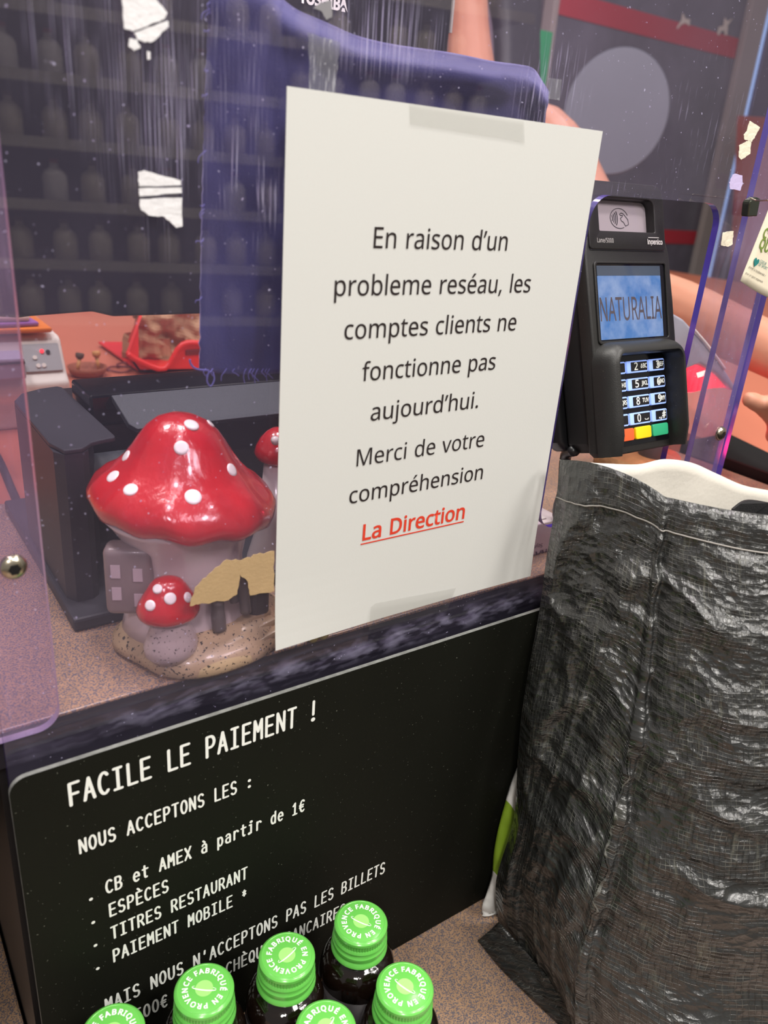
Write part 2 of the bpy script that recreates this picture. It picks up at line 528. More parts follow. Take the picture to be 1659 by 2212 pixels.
GLYPHS = {
 'A':(512,"437,0 368,177 141,177 73,0 0,0 224,575 289,575 512,0|282,415 274,438 263,473 255,500 247,468 238,438 230,415 165,241 346,241"),
 'B':(521,"241,573 336,565 404,541 434,515 453,478 459,431 456,399 446,371 431,347 409,328 382,313 350,304 350,300 415,279 441,261 461,236 474,203 478,163 472,115 454,74 425,42 385,19 337,5 279,0 78,0 78,573|256,329 318,335 357,352 377,382 384,423 376,463 351,490 308,506 245,511 150,511 150,329|150,269 150,61 265,61 330,68 371,91 394,125 401,168 398,197 388,221 370,241 344,256 307,266 260,269"),
 'C':(507,"323,517 280,513 241,502 206,482 178,456 155,423 139,383 129,337 125,286 131,220 147,164 175,117 213,83 262,62 322,55 394,62 460,78 460,15 393,-2 312,-8 232,1 166,28 115,72 78,131 56,203 49,287 53,349 67,406 89,456 120,499 159,534 206,559 261,575 324,581 409,572 482,547 453,486 394,508"),
 'D':(585,"536,292 528,203 501,131 457,74 399,33 325,8 237,0 78,0 78,573 254,573 335,565 404,540 460,501 502,446 528,377|460,289 454,359 435,415 404,457 361,487 308,505 244,511 150,511 150,62 228,62 299,68 357,87 402,119 434,164 454,220"),
 'E':(446,"398,0 78,0 78,573 398,573 398,509 150,509 150,330 383,330 383,268 150,268 150,63 398,63"),
 'F':(416,"150,0 78,0 78,573 398,573 398,509 150,509 150,306 383,306 383,243 150,243"),
 'G':(584,"326,302 524,302 524,22 431,-1 323,-8 241,1 173,28 120,71 81,130 57,202 49,286 58,370 84,442 127,500 186,544 259,571 346,581 437,572 516,547 489,484 421,508 342,517 278,510 225,489 181,455 150,409 131,353 124,286 130,222 146,166 175,119 216,84 270,62 340,55 404,59 452,68 452,238 326,238"),
 'H':(594,"516,0 443,0 443,267 150,267 150,0 78,0 78,573 150,573 150,330 443,330 443,573 516,573"),
 'I':(272,"239,0 32,0 32,42 99,57 99,515 32,531 32,573 239,573 239,531 172,515 172,57 239,42"),
 'J':(219,"-3,-152 -37,-150 -63,-142 -63,-81 -35,-87 -5,-89 33,-81 50,-70 63,-53 71,-29 74,3 74,573 146,573 146,9 141,-42 128,-82 105,-113 75,-135 39,-148"),
 'K':(496,"496,0 411,0 209,273 150,222 150,0 78,0 78,573 150,573 150,290 199,345 249,399 403,573 488,573 261,323"),
 'L':(420,"78,0 78,573 150,573 150,64 400,64 400,0"),
 'M':(727,"330,0 142,502 139,502 142,461 144,407 144,347 144,0 78,0 78,573 184,573 361,103 364,103 544,573 650,573 650,0 578,0 578,352 579,408 581,460 584,501 581,501 390,0"),
 'N':(609,"532,0 447,0 141,476 138,476 141,432 143,378 144,320 144,0 78,0 78,573 161,573 467,99 470,99 468,137 466,193 464,249 464,573 532,573"),
 'O':(626,"577,287 573,224 561,166 540,116 510,73 473,38 428,13 375,-3 314,-8 251,-3 196,13 151,39 114,73 85,116 65,167 53,224 49,288 56,370 78,442 114,500 166,545 232,572 314,581 393,572 459,545 510,501 547,442 570,370|125,287 130,220 145,163 171,117 207,83 255,62 314,55 373,62 420,83 456,117 481,163 496,220 501,287 490,384 456,457 421,491 373,511 314,518 255,511 207,490 171,457 145,411 130,354"),
 'P':(485,"229,573 326,562 393,528 421,495 439,454 444,404 433,336 417,306 395,278 364,255 324,238 275,227 216,223 150,223 150,0 78,0 78,573|223,511 150,511 150,285 208,285 258,288 298,296 330,311 352,334 365,363 370,401 361,449 334,484 289,504"),
 'Q':(626,"577,287 573,221 559,160 535,108 503,64 461,30 411,6 548,-136 444,-136 334,-7 324,-8 314,-8 251,-3 196,13 151,39 114,73 85,116 65,167 53,224 49,288 56,370 78,442 114,500 166,545 232,572 314,581 393,572 459,545 510,501 547,442 570,370|125,287 130,220 145,163 171,117 207,83 255,62 314,55 373,62 420,83 456,117 481,163 496,220 501,287 490,384 456,457 421,491 373,511 314,518 255,511 207,490 171,457 145,411 130,354"),
 'R':(499,"236,573 301,568 353,555 393,532 422,500 439,460 444,410 440,368 427,334 408,306 385,285 330,257 487,0 403,0 264,237 150,237 150,0 78,0 78,573|232,510 150,510 150,298 236,298 296,304 338,325 362,359 370,407 366,440 355,467 336,486 310,500 275,507"),
 'S':(440,"403,153 396,106 378,66 348,35 307,11 257,-3 198,-8 137,-5 83,4 41,19 41,88 113,65 201,55 240,57 273,66 298,79 316,98 327,120 330,147 327,173 318,194 302,213 277,230 196,265 131,294 85,330 57,375 48,435 54,477 71,513 99,542 136,563 180,576 231,581 318,572 389,549 366,487 302,508 229,517 196,515 169,507 148,494 133,478 124,457 121,434 124,407 133,386 149,367 172,351 246,318 332,279 362,255 385,228 398,194"),
 'T':(446,"259,0 187,0 187,509 8,509 8,573 437,573 437,509 259,509"),
 'U':(586,"513,202 507,146 489,95 459,52 416,20 360,-1 290,-8 225,-2 171,18 128,50 97,93 78,144 72,204 72,573 144,573 144,201 154,139 182,93 228,64 294,55 342,59 379,73 407,96 427,126 438,161 442,202 442,573 513,573"),
 'V':(481,"481,573 277,0 204,0 0,573 75,573 204,205 220,160 231,119 241,80 250,119 262,161 277,207 405,573"),
 'W':(746,"735,573 583,0 510,0 399,375 389,410 380,443 373,471 370,488 367,471 361,443 352,409 342,373 234,0 161,0 10,573 85,573 174,223 183,186 190,151 196,118 201,87 206,119 213,154 222,191 232,227 333,573 407,573 512,225 523,187 532,151 538,117 544,87 550,129 560,175 572,224 660,573"),
 'X':(470,"467,0 385,0 233,249 79,0 3,0 193,298 15,573 95,573 236,348 377,573 453,573 276,300"),
 'Y':(454,"227,291 376,573 454,573 263,222 263,0 191,0 191,219 0,573 79,573"),
 'Z':(459,"427,0 30,0 30,55 332,508 40,508 40,573 419,573 419,518 118,64 427,64"),
 'a':(450,"231,437 299,428 347,403 376,358 385,293 385,0 334,0 320,61 317,61 279,22 234,-1 172,-8 136,-5 103,6 75,23 55,48 41,80 37,119 50,176 87,219 152,245 243,257 316,259 316,285 310,330 293,359 265,375 227,380 163,370 106,347 84,400 151,426|252,208 184,200 141,182 118,155 110,119 115,87 132,66 157,53 188,49 238,56 279,79 306,117 315,172 315,210"),
 'b':(493,"139,461 138,410 135,373 139,373 161,398 189,419 226,432 272,437 322,431 365,412 401,381 428,338 444,283 449,215 444,147 427,91 400,48 365,17 322,-2 272,-8 226,-3 189,10 161,31 139,55 133,55 119,0 68,0 68,609 139,609|260,379 219,374 188,361 165,339 150,308 142,268 139,217 139,214 145,144 165,93 202,61 261,51 312,61 348,93 369,145 376,216 369,287 348,338 311,368"),
 'c':(385,"241,-8 187,-2 139,15 99,45 69,87 50,143 44,213 51,284 71,342 102,385 142,415 191,432 245,438 309,431 358,415 337,356 292,370 244,376 204,371 172,358 148,335 131,303 120,263 117,213 120,166 131,126 148,94 172,71 202,58 240,53 302,60 351,78 351,15 304,-2"),
 'd':(493,"221,-8 171,-2 128,17 92,48 65,91 49,146 44,214 49,282 66,338 93,381 128,413 171,432 221,438 280,429 323,407 354,374 359,374 356,405 354,438 354,609 425,609 425,0 368,0 358,58 354,58 323,24 279,1|232,51 290,60 328,88 348,135 355,200 355,213 349,284 329,336 291,369 231,379 181,368 146,334 124,281 117,213 124,144 146,93 181,61"),
 'e':(452,"234,438 286,432 329,414 364,385 390,346 406,299 411,244 411,201 117,201 127,137 154,90 197,62 254,52 327,60 392,82 392,20 327,-1 251,-8 194,-2 143,17 101,48 70,91 51,146 44,212 50,277 68,333 96,378 134,411 181,431|233,380 188,372 154,348 130,309 119,257 338,257 335,292 326,322 312,346 292,364 266,376"),
 'f':(276,"266,375 158,375 158,0 87,0 87,375 12,375 12,408 87,432 87,457 92,507 104,547 124,577 152,597 186,609 227,613 274,609 310,599 292,544 262,552 228,556 197,550 175,532 162,502 158,458 158,430 266,430"),
 'g':(493,"221,438 261,434 297,422 329,402 355,373 359,373 369,430 425,430 425,-7 420,-63 404,-109 378,-146 341,-172 293,-187 233,-192 147,-186 78,-165 78,-100 149,-125 237,-134 286,-126 324,-101 347,-63 355,-13 355,4 356,32 358,57 354,57 329,28 299,8 263,-4 221,-8 170,-2 126,18 91,51 56,121 44,214 56,306 91,377 126,411 169,431|230,379 197,374 169,359 147,336 130,303 120,262 117,213 124,143 146,92 182,60 232,50 288,58 309,69 326,85 349,131 356,197 356,214 353,267 343,309 326,340 302,362 270,374"),
 'h':(496,"139,431 138,399 135,370 140,370 174,407 221,429 273,437 321,433 360,421 391,400 413,370 426,330 431,280 431,0 361,0 361,275 355,321 338,353 308,372 265,379 222,374 189,360 166,338 150,308 142,269 139,222 139,0 68,0 68,609 139,609"),
 'i':(207,"139,430 139,0 68,0 68,430|104,591 133,580 142,566 145,546 142,526 133,512 104,501 88,504 75,512 66,526 63,546 66,566 75,580 88,588"),
 'j':(207,"18,-192 -18,-190 -44,-183 -44,-126 -19,-132 9,-134 32,-130 51,-120 64,-100 68,-67 68,430 139,430 139,-64 136,-101 126,-133 110,-159 87,-177 56,-189|63,546 66,566 75,580 88,588 104,591 133,580 142,566 145,546 142,526 133,512 104,501 88,504 75,512 66,526"),
 'l':(207,"139,0 68,0 68,609 139,609"),
 'm':(750,"540,438 603,429 649,401 676,352 685,280 685,0 615,0 615,277 610,321 594,353 567,372 528,379 474,369 438,342 418,298 411,237 411,0 342,0 342,277 332,333 320,353 303,367 281,376 253,379 215,374 185,360 164,338 150,308 141,269 139,223 139,0 68,0 68,430 125,430 136,371 140,371 173,409 217,431 266,438 312,433 349,420 378,398 398,366 402,366 427,398 461,420 499,433"),
 'n':(496,"275,438 343,429 391,401 421,352 431,280 431,0 361,0 361,275 355,321 338,353 308,372 265,379 204,368 166,338 146,289 139,223 139,0 68,0 68,430 125,430 136,371 140,371 175,409 222,431"),
 'o':(485,"442,216 438,165 428,121 411,82 388,51 359,25 324,7 285,-4 241,-8 200,-4 163,7 129,25 100,51 77,82 59,121 48,165 44,216 50,282 68,336 97,380 137,412 186,431 244,438 299,431 347,412 387,380 417,336 436,282|117,216 120,169 130,128 147,95 172,71 203,56 243,51 282,56 314,71 339,95 356,128 366,169 369,216 365,263 355,303 338,335 314,359 282,374 242,379 185,368 147,335 124,284"),
 'p':(493,"273,438 322,432 365,413 401,383 428,339 444,284 449,216 444,148 427,93 401,49 365,17 322,-2 272,-8 213,1 170,24 139,55 134,55 137,20 139,-16 139,-192 68,-192 68,430 126,430 136,371 139,371 170,405 213,429|260,379 221,374 190,362 167,342 152,313 142,275 139,229 139,216 142,167 150,126 165,93 188,70 220,55 261,51 297,56 326,72 348,98 364,131 373,171 376,217 369,283 348,334 311,367"),
 'q':(493,"354,-9 355,25 358,58 354,58 332,32 303,11 266,-3 219,-8 170,-2 128,17 93,48 66,91 49,146 44,214 50,282 67,338 93,381 129,413 172,432 221,438 267,433 304,419 333,397 355,371 358,371 369,430 425,430 425,-192 354,-192|233,51 272,55 304,67 327,87 342,116 352,153 355,199 355,213 348,285 328,337 290,369 231,379 181,368 145,334 124,281 117,213 124,145 146,93 182,61"),
 'r':(331,"269,438 295,437 319,433 310,368 287,372 264,374 217,363 176,334 149,289 139,229 139,0 68,0 68,430 126,430 134,351 137,351 170,395 214,426 240,435"),
 's':(384,"348,119 343,80 327,49 302,24 268,6 226,-4 176,-8 99,-1 42,19 42,83 104,60 178,49 224,53 256,66 274,86 280,112 271,141 239,167 174,196 103,228 76,245 57,266 45,292 41,324 52,372 85,408 137,430 202,438 275,430 339,409 315,353 258,372 197,380 159,377 131,366 114,350 108,328 119,298 154,274 219,246 289,215 314,197 333,176 344,150"),
 't':(289,"212,50 245,53 272,59 272,5 240,-4 200,-8 167,-5 138,4 112,20 91,44 78,79 74,125 74,375 13,375 13,409 75,437 103,528 144,528 144,430 269,430 269,375 144,375 144,127 149,93 163,69 185,54"),
 'u':(496,"427,430 427,0 370,0 359,57 356,57 321,20 273,-1 220,-8 173,-4 134,8 103,29 81,59 68,99 63,148 63,430 135,430 135,153 141,108 158,76 188,57 230,51 273,55 306,69 330,91 345,121 354,160 357,206 357,430"),
 'v':(407,"163,0 0,430 75,430 167,176 180,137 193,96 201,63 204,63 214,96 227,138 241,176 332,430 407,430 244,0"),
 'x':(424,"170,220 22,430 102,430 213,268 322,430 402,430 253,220 410,0 330,0 213,172 94,0 14,0"),
 'y':(409,"1,430 76,430 169,185 184,144 196,105 205,68 209,68 224,121 245,186 333,430 409,430 224,-59 188,-130 165,-156 138,-176 106,-188 67,-192 34,-190 9,-186 9,-130 30,-133 56,-135 99,-126 130,-99 152,-59 174,-2"),
 'z':(377,"346,0 31,0 31,47 262,375 45,375 45,430 340,430 340,377 112,55 346,55"),
 '0':(459,"419,287 409,163 395,112 376,70 349,37 316,12 276,-3 229,-8 170,1 122,27 86,70 60,129 44,201 39,287 44,373 58,446 83,504 119,547 167,573 229,581 287,573 335,547 372,504 399,446 414,373|110,287 113,215 121,156 137,111 159,78 190,59 229,52 268,59 298,78 320,110 336,156 345,215 348,287 345,359 336,417 320,463 298,495 268,515 229,521 190,515 159,495 137,463 121,417 113,359"),
 '1':(459,"285,0 216,0 216,400 216,439 217,470 219,499 196,477 169,455 108,405 71,452 226,573 285,573"),
 '2':(459,"417,0 38,0 38,59 188,210 261,287 306,353 318,387 322,424 315,466 294,496 261,514 221,520 181,517 147,506 83,466 45,513 94,548 153,572 221,581 270,576 313,562 347,540 372,510 388,472 394,428 389,385 375,344 353,305 324,267 247,185 128,67 128,64 417,64"),
 '3':(459,"395,439 392,403 381,372 363,347 340,326 310,311 277,302 277,298 337,283 379,255 405,214 413,163 407,116 390,74 360,40 318,14 263,-3 193,-8 110,-1 36,23 36,89 114,61 194,51 260,59 305,81 331,117 339,164 335,197 320,223 297,242 265,255 226,263 179,265 123,265 123,326 180,326 223,329 259,339 286,356 307,377 319,404 323,434 316,471 295,498 262,516 219,521 164,515 117,498 75,473 39,521 73,544 115,563 163,576 218,581 296,571 352,540 384,495"),
 '4':(459,"443,130 359,130 359,0 291,0 291,130 17,130 17,190 286,576 359,576 359,193 443,193|291,374 291,412 293,444 294,474 295,500 292,500 276,468 257,438 86,193 291,193"),
 '5':(459,"221,351 275,346 322,331 361,307 389,274 407,232 413,183 407,128 387,81 356,43 314,15 261,-2 199,-8 116,0 51,23 51,90 121,62 200,52 239,55 274,65 302,82 323,106 336,137 341,176 332,225 306,262 262,284 197,292 146,288 99,280 64,302 86,573 373,573 373,508 146,508 132,342 169,348"),
 '6':(459,"44,245 51,342 75,433 95,474 121,510 155,539 196,562 246,576 306,581 344,579 377,573 377,513 344,520 308,523 257,518 216,504 183,483 158,454 139,419 127,380 115,291 119,291 150,326 194,350 255,358 302,353 342,338 375,313 400,279 416,236 421,184 415,129 399,82 372,44 336,15 291,-2 239,-8 199,-4 163,7 130,26 101,54 77,89 59,133 48,185|238,51 284,59 320,84 343,125 351,184 344,233 324,271 289,295 241,303 205,299 175,287 150,270 131,248 119,223 115,198 123,146 146,99 185,64 210,55"),
 '7':(459,"109,0 344,508 35,508 35,573 419,573 419,518 187,0"),
 '8':(459,"229,581 276,577 318,565 352,546 378,519 395,485 400,443 396,411 385,383 346,338 291,303 355,265 381,242 401,216 414,185 419,148 413,104 395,65 367,34 330,11 284,-3 231,-8 174,-3 126,10 89,33 61,63 45,101 39,146 43,183 56,214 75,241 99,264 158,299 107,336 71,383 61,411 58,444 63,485 80,518 107,545 141,565 182,577|108,145 116,107 138,76 176,55 229,48 281,55 319,76 342,108 350,148 346,174 335,197 293,235 229,265 217,270 157,237 121,197 111,173|228,524 188,518 155,502 134,476 127,441 130,414 141,391 179,357 232,330 282,357 317,392 327,414 330,441 323,476 302,502 270,518"),
 '9':(459,"417,328 410,231 387,139 366,99 340,63 306,33 265,11 214,-3 154,-8 117,-6 82,0 82,60 115,53 152,50 204,54 245,68 278,90 303,118 322,153 334,192 346,281 341,281 310,247 266,223 204,214 158,219 118,235 85,260 61,294 45,336 40,387 46,443 63,491 90,529 127,557 171,575 223,581 262,577 299,565 332,545 361,518 384,483 402,439 413,388|223,521 178,513 142,488 118,447 110,388 117,339 137,301 171,277 220,269 256,273 286,285 311,303 330,325 342,349 346,374 338,426 315,474 277,508 252,518"),
 '.':(215,"58,43 61,69 72,85 88,94 107,97 126,94 142,85 153,69 157,43 153,18 142,2 126,-8 107,-11 88,-8 72,2 61,18"),
 ',':(215,"154,84 136,23 111,-42 85,-103 33,-103 49,-38 63,31 73,93 148,93"),
 '/':(298,"290,573 77,0 8,0 221,573"),
 '#':(518,"385,350 360,221 470,221 470,168 350,168 317,0 260,0 293,168 178,168 147,0 91,0 121,168 20,168 20,221 132,221 157,350 50,350 50,403 167,403 199,573 257,573 225,403 340,403 372,573 427,573 395,403 497,403 497,350|188,221 303,221 328,350 213,350"),
 '’':(140,"131,564 112,503 88,437 62,376 10,376 21,424 32,476 42,527 50,573 125,573"),
 'é':(452,"234,438 286,432 329,414 364,385 390,346 406,299 411,244 411,201 117,201 127,137 154,90 197,62 254,52 327,60 392,82 392,20 327,-1 251,-8 194,-2 143,17 101,48 70,91 51,146 44,212 50,277 68,333 96,378 134,411 181,431|233,380 188,372 154,348 130,309 119,257 338,257 335,292 326,322 312,346 292,364 266,376|347,606 326,579 296,546 263,513 233,486 186,486 186,496 212,532 240,575 262,614 347,614"),
 'É':(446,"398,0 78,0 78,573 398,573 398,509 150,509 150,330 383,330 383,268 150,268 150,63 398,63|363,749 342,722 312,688 279,656 249,629 202,629 202,638 228,674 256,717 278,757 363,757"),
 '°':(343,"172,334 136,338 105,350 79,369 60,393 48,423 44,457 48,492 60,522 79,546 104,565 135,577 172,581 207,577 238,565 264,546 283,522 295,492 299,457 295,423 283,393 264,369 238,350 207,338|172,382 206,387 229,403 242,427 247,457 242,489 228,513 205,529 172,534 138,529 115,513 101,489 96,457 101,427 115,403 138,387"),
 ' ':(260,""),
}


def glyph_run(text):
    x = 0
    out = []
    for ch in text:
        adv, s = GLYPHS[ch]
        for c in s.split('|'):
            if c:
                out.append([(x + int(a), int(b)) for a, b in (q.split(',') for q in c.split())])
        x += adv
    return out, x


def lettering(text, m, cap, material, parent, width=None, bold=0.0, centre=False, name='lettering'):
    """flat printed words: cap height in metres, m = plane with its origin at the start of the baseline"""
    cs, adv = glyph_run(text)
    s = cap / 573.0
    xs = [p[0] for c in cs for p in c]
    x0, x1 = min(xs), max(xs)
    sx = s if width is None else width / (x1 - x0)
    off = -(x0 + x1) / 2 if centre else -x0
    cs = [[((p[0] + off) * sx, p[1] * s) for p in c] for c in cs]
    me = flat2d(cs, 0.0, bold)
    me.transform(m)
    return put_mesh(name, me, material, parent)


def ring_lettering(text, r, cap, z, start, material, parent, sweep=2 * pi, bold=0.0):
    """words running clockwise round a circle, tops outward"""
    cs = []
    _, total = glyph_run(text + ' ')
    s = cap / 573.0
    x = 0
    for ch in text:
        adv, st = GLYPHS[ch]
        mid = x + adv / 2
        a = start - sweep * mid / total
        for c in st.split('|'):
            if not c:
                continue
            pts = []
            for q in c.split():
                px, py = q.split(',')
                dx, dy = (int(px) - adv / 2) * s * 1.0, int(py) * s
                pts.append((cos(a) * (r + dy) + sin(a) * dx, sin(a) * (r + dy) - cos(a) * dx))
            cs.append(pts)
        x += adv
    me = flat2d(cs, 0.0, bold)
    me.transform(Matrix.Translation((0, 0, z)))
    return put_mesh('lettering', me, material, parent, local=True)


# single-stroke monospaced letters of the payment board
def arc(cx, cy, rx, ry, a0, a1, n=10):
    return [(cx + rx * cos(radians(a0 + (a1 - a0) * i / n)), cy + ry * sin(radians(a0 + (a1 - a0) * i / n))) for i in range(n + 1)]


def ell(cx, cy, rx, ry):
    return arc(cx, cy, rx, ry, 0, 360, 20)


STROKES = {
    'A': [[(0, 0), (.5, 1), (1, 0)], [(.17, .34), (.83, .34)]],
    'B': [[(.05, 0), (.05, 1), (.5, 1)] + arc(.5, .76, .38, .24, 90, -90) + [(.05, .52)], [(.5, .52)] + arc(.52, .26, .43, .26, 90, -90) + [(.05, 0)]],
    'C': [arc(.56, .5, .52, .5, 48, 312, 18)],
    'D': [[(.05, 0), (.05, 1), (.4, 1)] + arc(.4, .5, .55, .5, 90, -90) + [(.05, 0)]],
    'E': [[(.95, 1), (.08, 1), (.08, 0), (.98, 0)], [(.08, .52), (.82, .52)]],
    'F': [[(.98, 1), (.08, 1), (.08, 0)], [(.08, .5), (.85, .5)]],
    'H': [[(.04, 0), (.04, 1)], [(.96, 0), (.96, 1)], [(.04, .52), (.96, .52)]],
    'I': [[(.12, 1), (.88, 1)], [(.12, 0), (.88, 0)], [(.5, 0), (.5, 1)]],
    'L': [[(.12, 1), (.12, 0), (1, 0)]],
    'M': [[(.02, 0), (.06, 1), (.5, .42), (.94, 1), (.98, 0)]],
    'N': [[(.05, 0), (.05, 1), (.95, 0), (.95, 1)]],
    'O': [ell(.5, .5, .48, .5)],
    'P': [[(.08, 0), (.08, 1), (.52, 1)] + arc(.52, .73, .44, .27, 90, -90) + [(.08, .46)]],
    'Q': [ell(.5, .5, .48, .5), [(.55, .22), (.98, -.08)]],
    'R': [[(.06, 0), (.06, 1), (.5, 1)] + arc(.5, .74, .42, .26, 90, -90) + [(.06, .48)], [(.5, .48), (1, 0)]],
    'S': [arc(.5, .74, .42, .26, 32, 270, 12) + arc(.5, .245, .45, .245, 88, -150, 12)],
    'T': [[(.02, 1), (.98, 1)], [(.5, 0), (.5, 1)]],
    'U': [[(.05, 1), (.05, .38)] + arc(.5, .38, .45, .38, 180, 360, 12) + [(.95, 1)]],
    'X': [[(.02, 0), (.98, 1)], [(.02, 1), (.98, 0)]],
    'e': [[(.06, .38), (.94, .38)] + arc(.5, .36, .44, .36, 0, 310, 16)],
    't': [[(.4, .95), (.4, .2)] + arc(.62, .2, .22, .2, 180, 300, 6), [(.08, .7), (.9, .7)]],
    'a': [arc(.5, .5, .38, .22, 150, 0, 8) + [(.88, 0)], [(.88, .42), (.45, .42)] + arc(.45, .21, .38, .21, 90, 270, 8) + arc(.6, .2, .28, .2, 270, 350, 5)],
    'p': [[(.1, .72), (.1, -.28)], ell(.5, .36, .4, .36)],
    'r': [[(.2, 0), (.2, .72)], arc(.62, .38, .42, .34, 175, 40, 8)],
    'i': [[(.2, .72), (.5, .72), (.5, 0)], [(.15, 0), (.85, 0)], [(.5, .97), (.5, .99)]],
    'd': [[(.9, 1), (.9, 0)], ell(.5, .36, .4, .36)],
    '1': [[(.15, .78), (.52, 1), (.52, 0)], [(.15, 0), (.9, 0)]],
    '5': [[(.9, 1), (.15, 1), (.12, .55)] + arc(.46, .32, .44, .32, 120, -140, 14)],
    '0': [ell(.5, .5, .45, .5)],
    '€': [arc(.62, .5, .46, .5, 50, 310, 16), [(0, .6), (.75, .6)], [(0, .42), (.7, .42)]],
    '!': [[(.5, 1), (.5, .3)], [(.5, .03), (.5, .02)]],
    ':': [[(.5, .62), (.5, .61)], [(.5, .12), (.5, .11)]],
    "'": [[(.5, 1), (.45, .72)]],
    '*': [[(.5, .95), (.5, .45)], [(.25, .83), (.75, .57)], [(.25, .57), (.75, .83)]],
    'È': [[(.95, 1), (.08, 1), (.08, 0), (.98, 0)], [(.08, .52), (.82, .52)], [(.3, 1.3), (.6, 1.13)]],
    'à': [arc(.5, .5, .38, .22, 150, 0, 8) + [(.88, 0)], [(.88, .42), (.45, .42)] + arc(.45, .21, .38, .21, 90, 270, 8) + arc(.6, .2, .28, .2, 270, 350, 5), [(.3, 1.02), (.6, .86)]],
    '•': [[(.5, .3), (.5, .31)]],
    ' ': [],
}


def stroke_text(text, x, z, y, pitch, cap, w, material, parent):
    """round-ended strokes painted on the upright plane at depth y"""
    bm = bmesh.new()
    gw = pitch * .66

    layer = [0.0]       # strokes of one letter lie over each other by microns, so that none shares a plane

    def disc(cx, cz):
        layer[0] -= 3e-6
        vs = [bm.verts.new((cx + w / 2 * cos(2 * pi * k / 10), y + layer[0], cz + w / 2 * sin(2 * pi * k / 10))) for k in range(10)]
        bm.faces.new(vs)

    for i, ch in enumerate(text):
        layer[0] = 0.0
        for s in STROKES[ch]:
            big = w * .85 if ch in '!:i•' and len(s) == 2 and abs(s[0][1] - s[1][1]) < .03 else 0
            pts = [(x + i * pitch + a * gw, z + b * cap) for a, b in s]
            if big:
                vs = [bm.verts.new((pts[0][0] + big * cos(2 * pi * k / 12), y, pts[0][1] + big * sin(2 * pi * k / 12))) for k in range(12)]
                bm.faces.new(vs)
                continue
            for (ax, az), (bx, bz) in zip(pts, pts[1:]):
                d = hypot(bx - ax, bz - az)
                if d < 1e-7:
                    continue
                layer[0] -= 3e-6
                nx, nz = -(bz - az) / d * w / 2, (bx - ax) / d * w / 2
                bm.faces.new([bm.verts.new((q[0], y + layer[0], q[1])) for q in ((ax + nx, az + nz), (bx + nx, bz + nz), (bx - nx, bz - nz), (ax - nx, az - nz))])
            for p in pts:
                disc(*p)
    return put('lettering', bm, material, parent)


# ------------------------------------------------------------------ material set
M_LAM = mat('brown_laminate', rgb(168, 136, 108), rough=.32, var=.30, var_scale=240, speck=rgb(104, 98, 104), speck_scale=900, speck_amt=.50, bump=.05, bump_scale=400)
M_LAM_EDGE = mat('brown_edge_band', rgb(128, 100, 82), rough=.4, var=.2)
M_BLACKLAM = mat('black_laminate', rgb(22, 22, 24), rough=.35, var=.25, var_scale=30)
M_BOARD = mat('blackboard', rgb(21, 22, 17), rough=.6, spec=.12, var=.15, var_scale=20, speck=rgb(120, 122, 110), speck_scale=750, speck_amt=.715, bump=.05, bump_scale=500)
M_BOARD_EDGE = mat('worn_board_edge', rgb(120, 122, 118), rough=.6, var=.6, var_scale=180)
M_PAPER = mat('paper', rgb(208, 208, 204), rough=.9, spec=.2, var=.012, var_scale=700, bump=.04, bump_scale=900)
M_INK = mat('black_ink', rgb(42, 34, 34), rough=.8, spec=.2)
M_REDINK = mat('red_ink', rgb(214, 62, 40), rough=.8, spec=.2)
M_WHITEINK = mat('white_print', rgb(244, 246, 240), rough=.6)
M_TAPE = acrylic('clear_tape', (.997, .997, .994, 1), .007, (.9, .9, .88, 1), rough=.12, scratches=False)
ZONES = [(.30, 1300, 22, .61, .70, (-.055, .300, .055, .065), .30), (-.22, 1300, 20, .61, .70, (-.075, .31, .06, .05), .26),
         (-.05, 1400, 14, .59, .68, (-.062, .285, .03, .07), .28),
         (.10, 1300, 16, .56, .64, (.052, .325, .045, .022), .42), (1.15, 1200, 24, .61, .70, (-.028, .305, .03, .03), .26),
         (.9, 900, 30, .60, .68, (.165, .315, .035, .03), .38), (1.35, 800, 26, .62, .70, (-.015, .262, .03, .04), .34),
         (.5, 600, 60, .66, .74, (.24, .27, .06, .02), .2), (.1, 90, 40, .40, .68, (.375, .17, .05, .14), .10),  # wide zone right of the cut-out: smears with a purple reflection painted in
         (1.45, 60, 160, .46, .66, (.1, -.021, .30, .010), .22), (-.6, 500, 40, .64, .72, (.31, .31, .06, .05), .16)]
M_ACR = acrylic('clear_acrylic', (.94, .905, .955, 1), .022, (.60, .56, .80, 1), zones=ZONES)
M_STRIP = acrylic('tinted_acrylic', (.90, .83, .92, 1), .12, (.74, .62, .76, 1), zones=[(.2, 500, 20, .62, .72, None, .08)])
M_ACR_EDGE = mat('acrylic_edge', rgb(70, 52, 160), rough=.15, spec=.6, trans=.35)
M_EDGE_PALE = mat('pale_acrylic_edge', rgb(190, 176, 214), rough=.2, trans=.5)
M_STEEL = mat('steel', rgb(190, 180, 160), rough=.25, metal=1.0, bump=.05)
M_DARK = mat('dark_recess', rgb(12, 12, 13), rough=.5)
M_SCRAP = mat('torn_sticker_paper', rgb(226, 224, 226), rough=.85, var=.12, var_scale=160, bump=.6, bump_scale=300)
M_SCRAP_LILAC = mat('lilac_sticker_paper', rgb(200, 186, 226), rough=.8, var=.06, var_scale=160, bump=.3, bump_scale=300)
M_SCRAP_CREAM = mat('cream_sticker_paper', rgb(232, 226, 204), rough=.85, var=.1, var_scale=160, bump=.6, bump_scale=300)
M_SCRAP_TAN = mat('tan_glue', rgb(176, 148, 110), rough=.7, var=.1, var_scale=90, bump=.25, bump_scale=500)
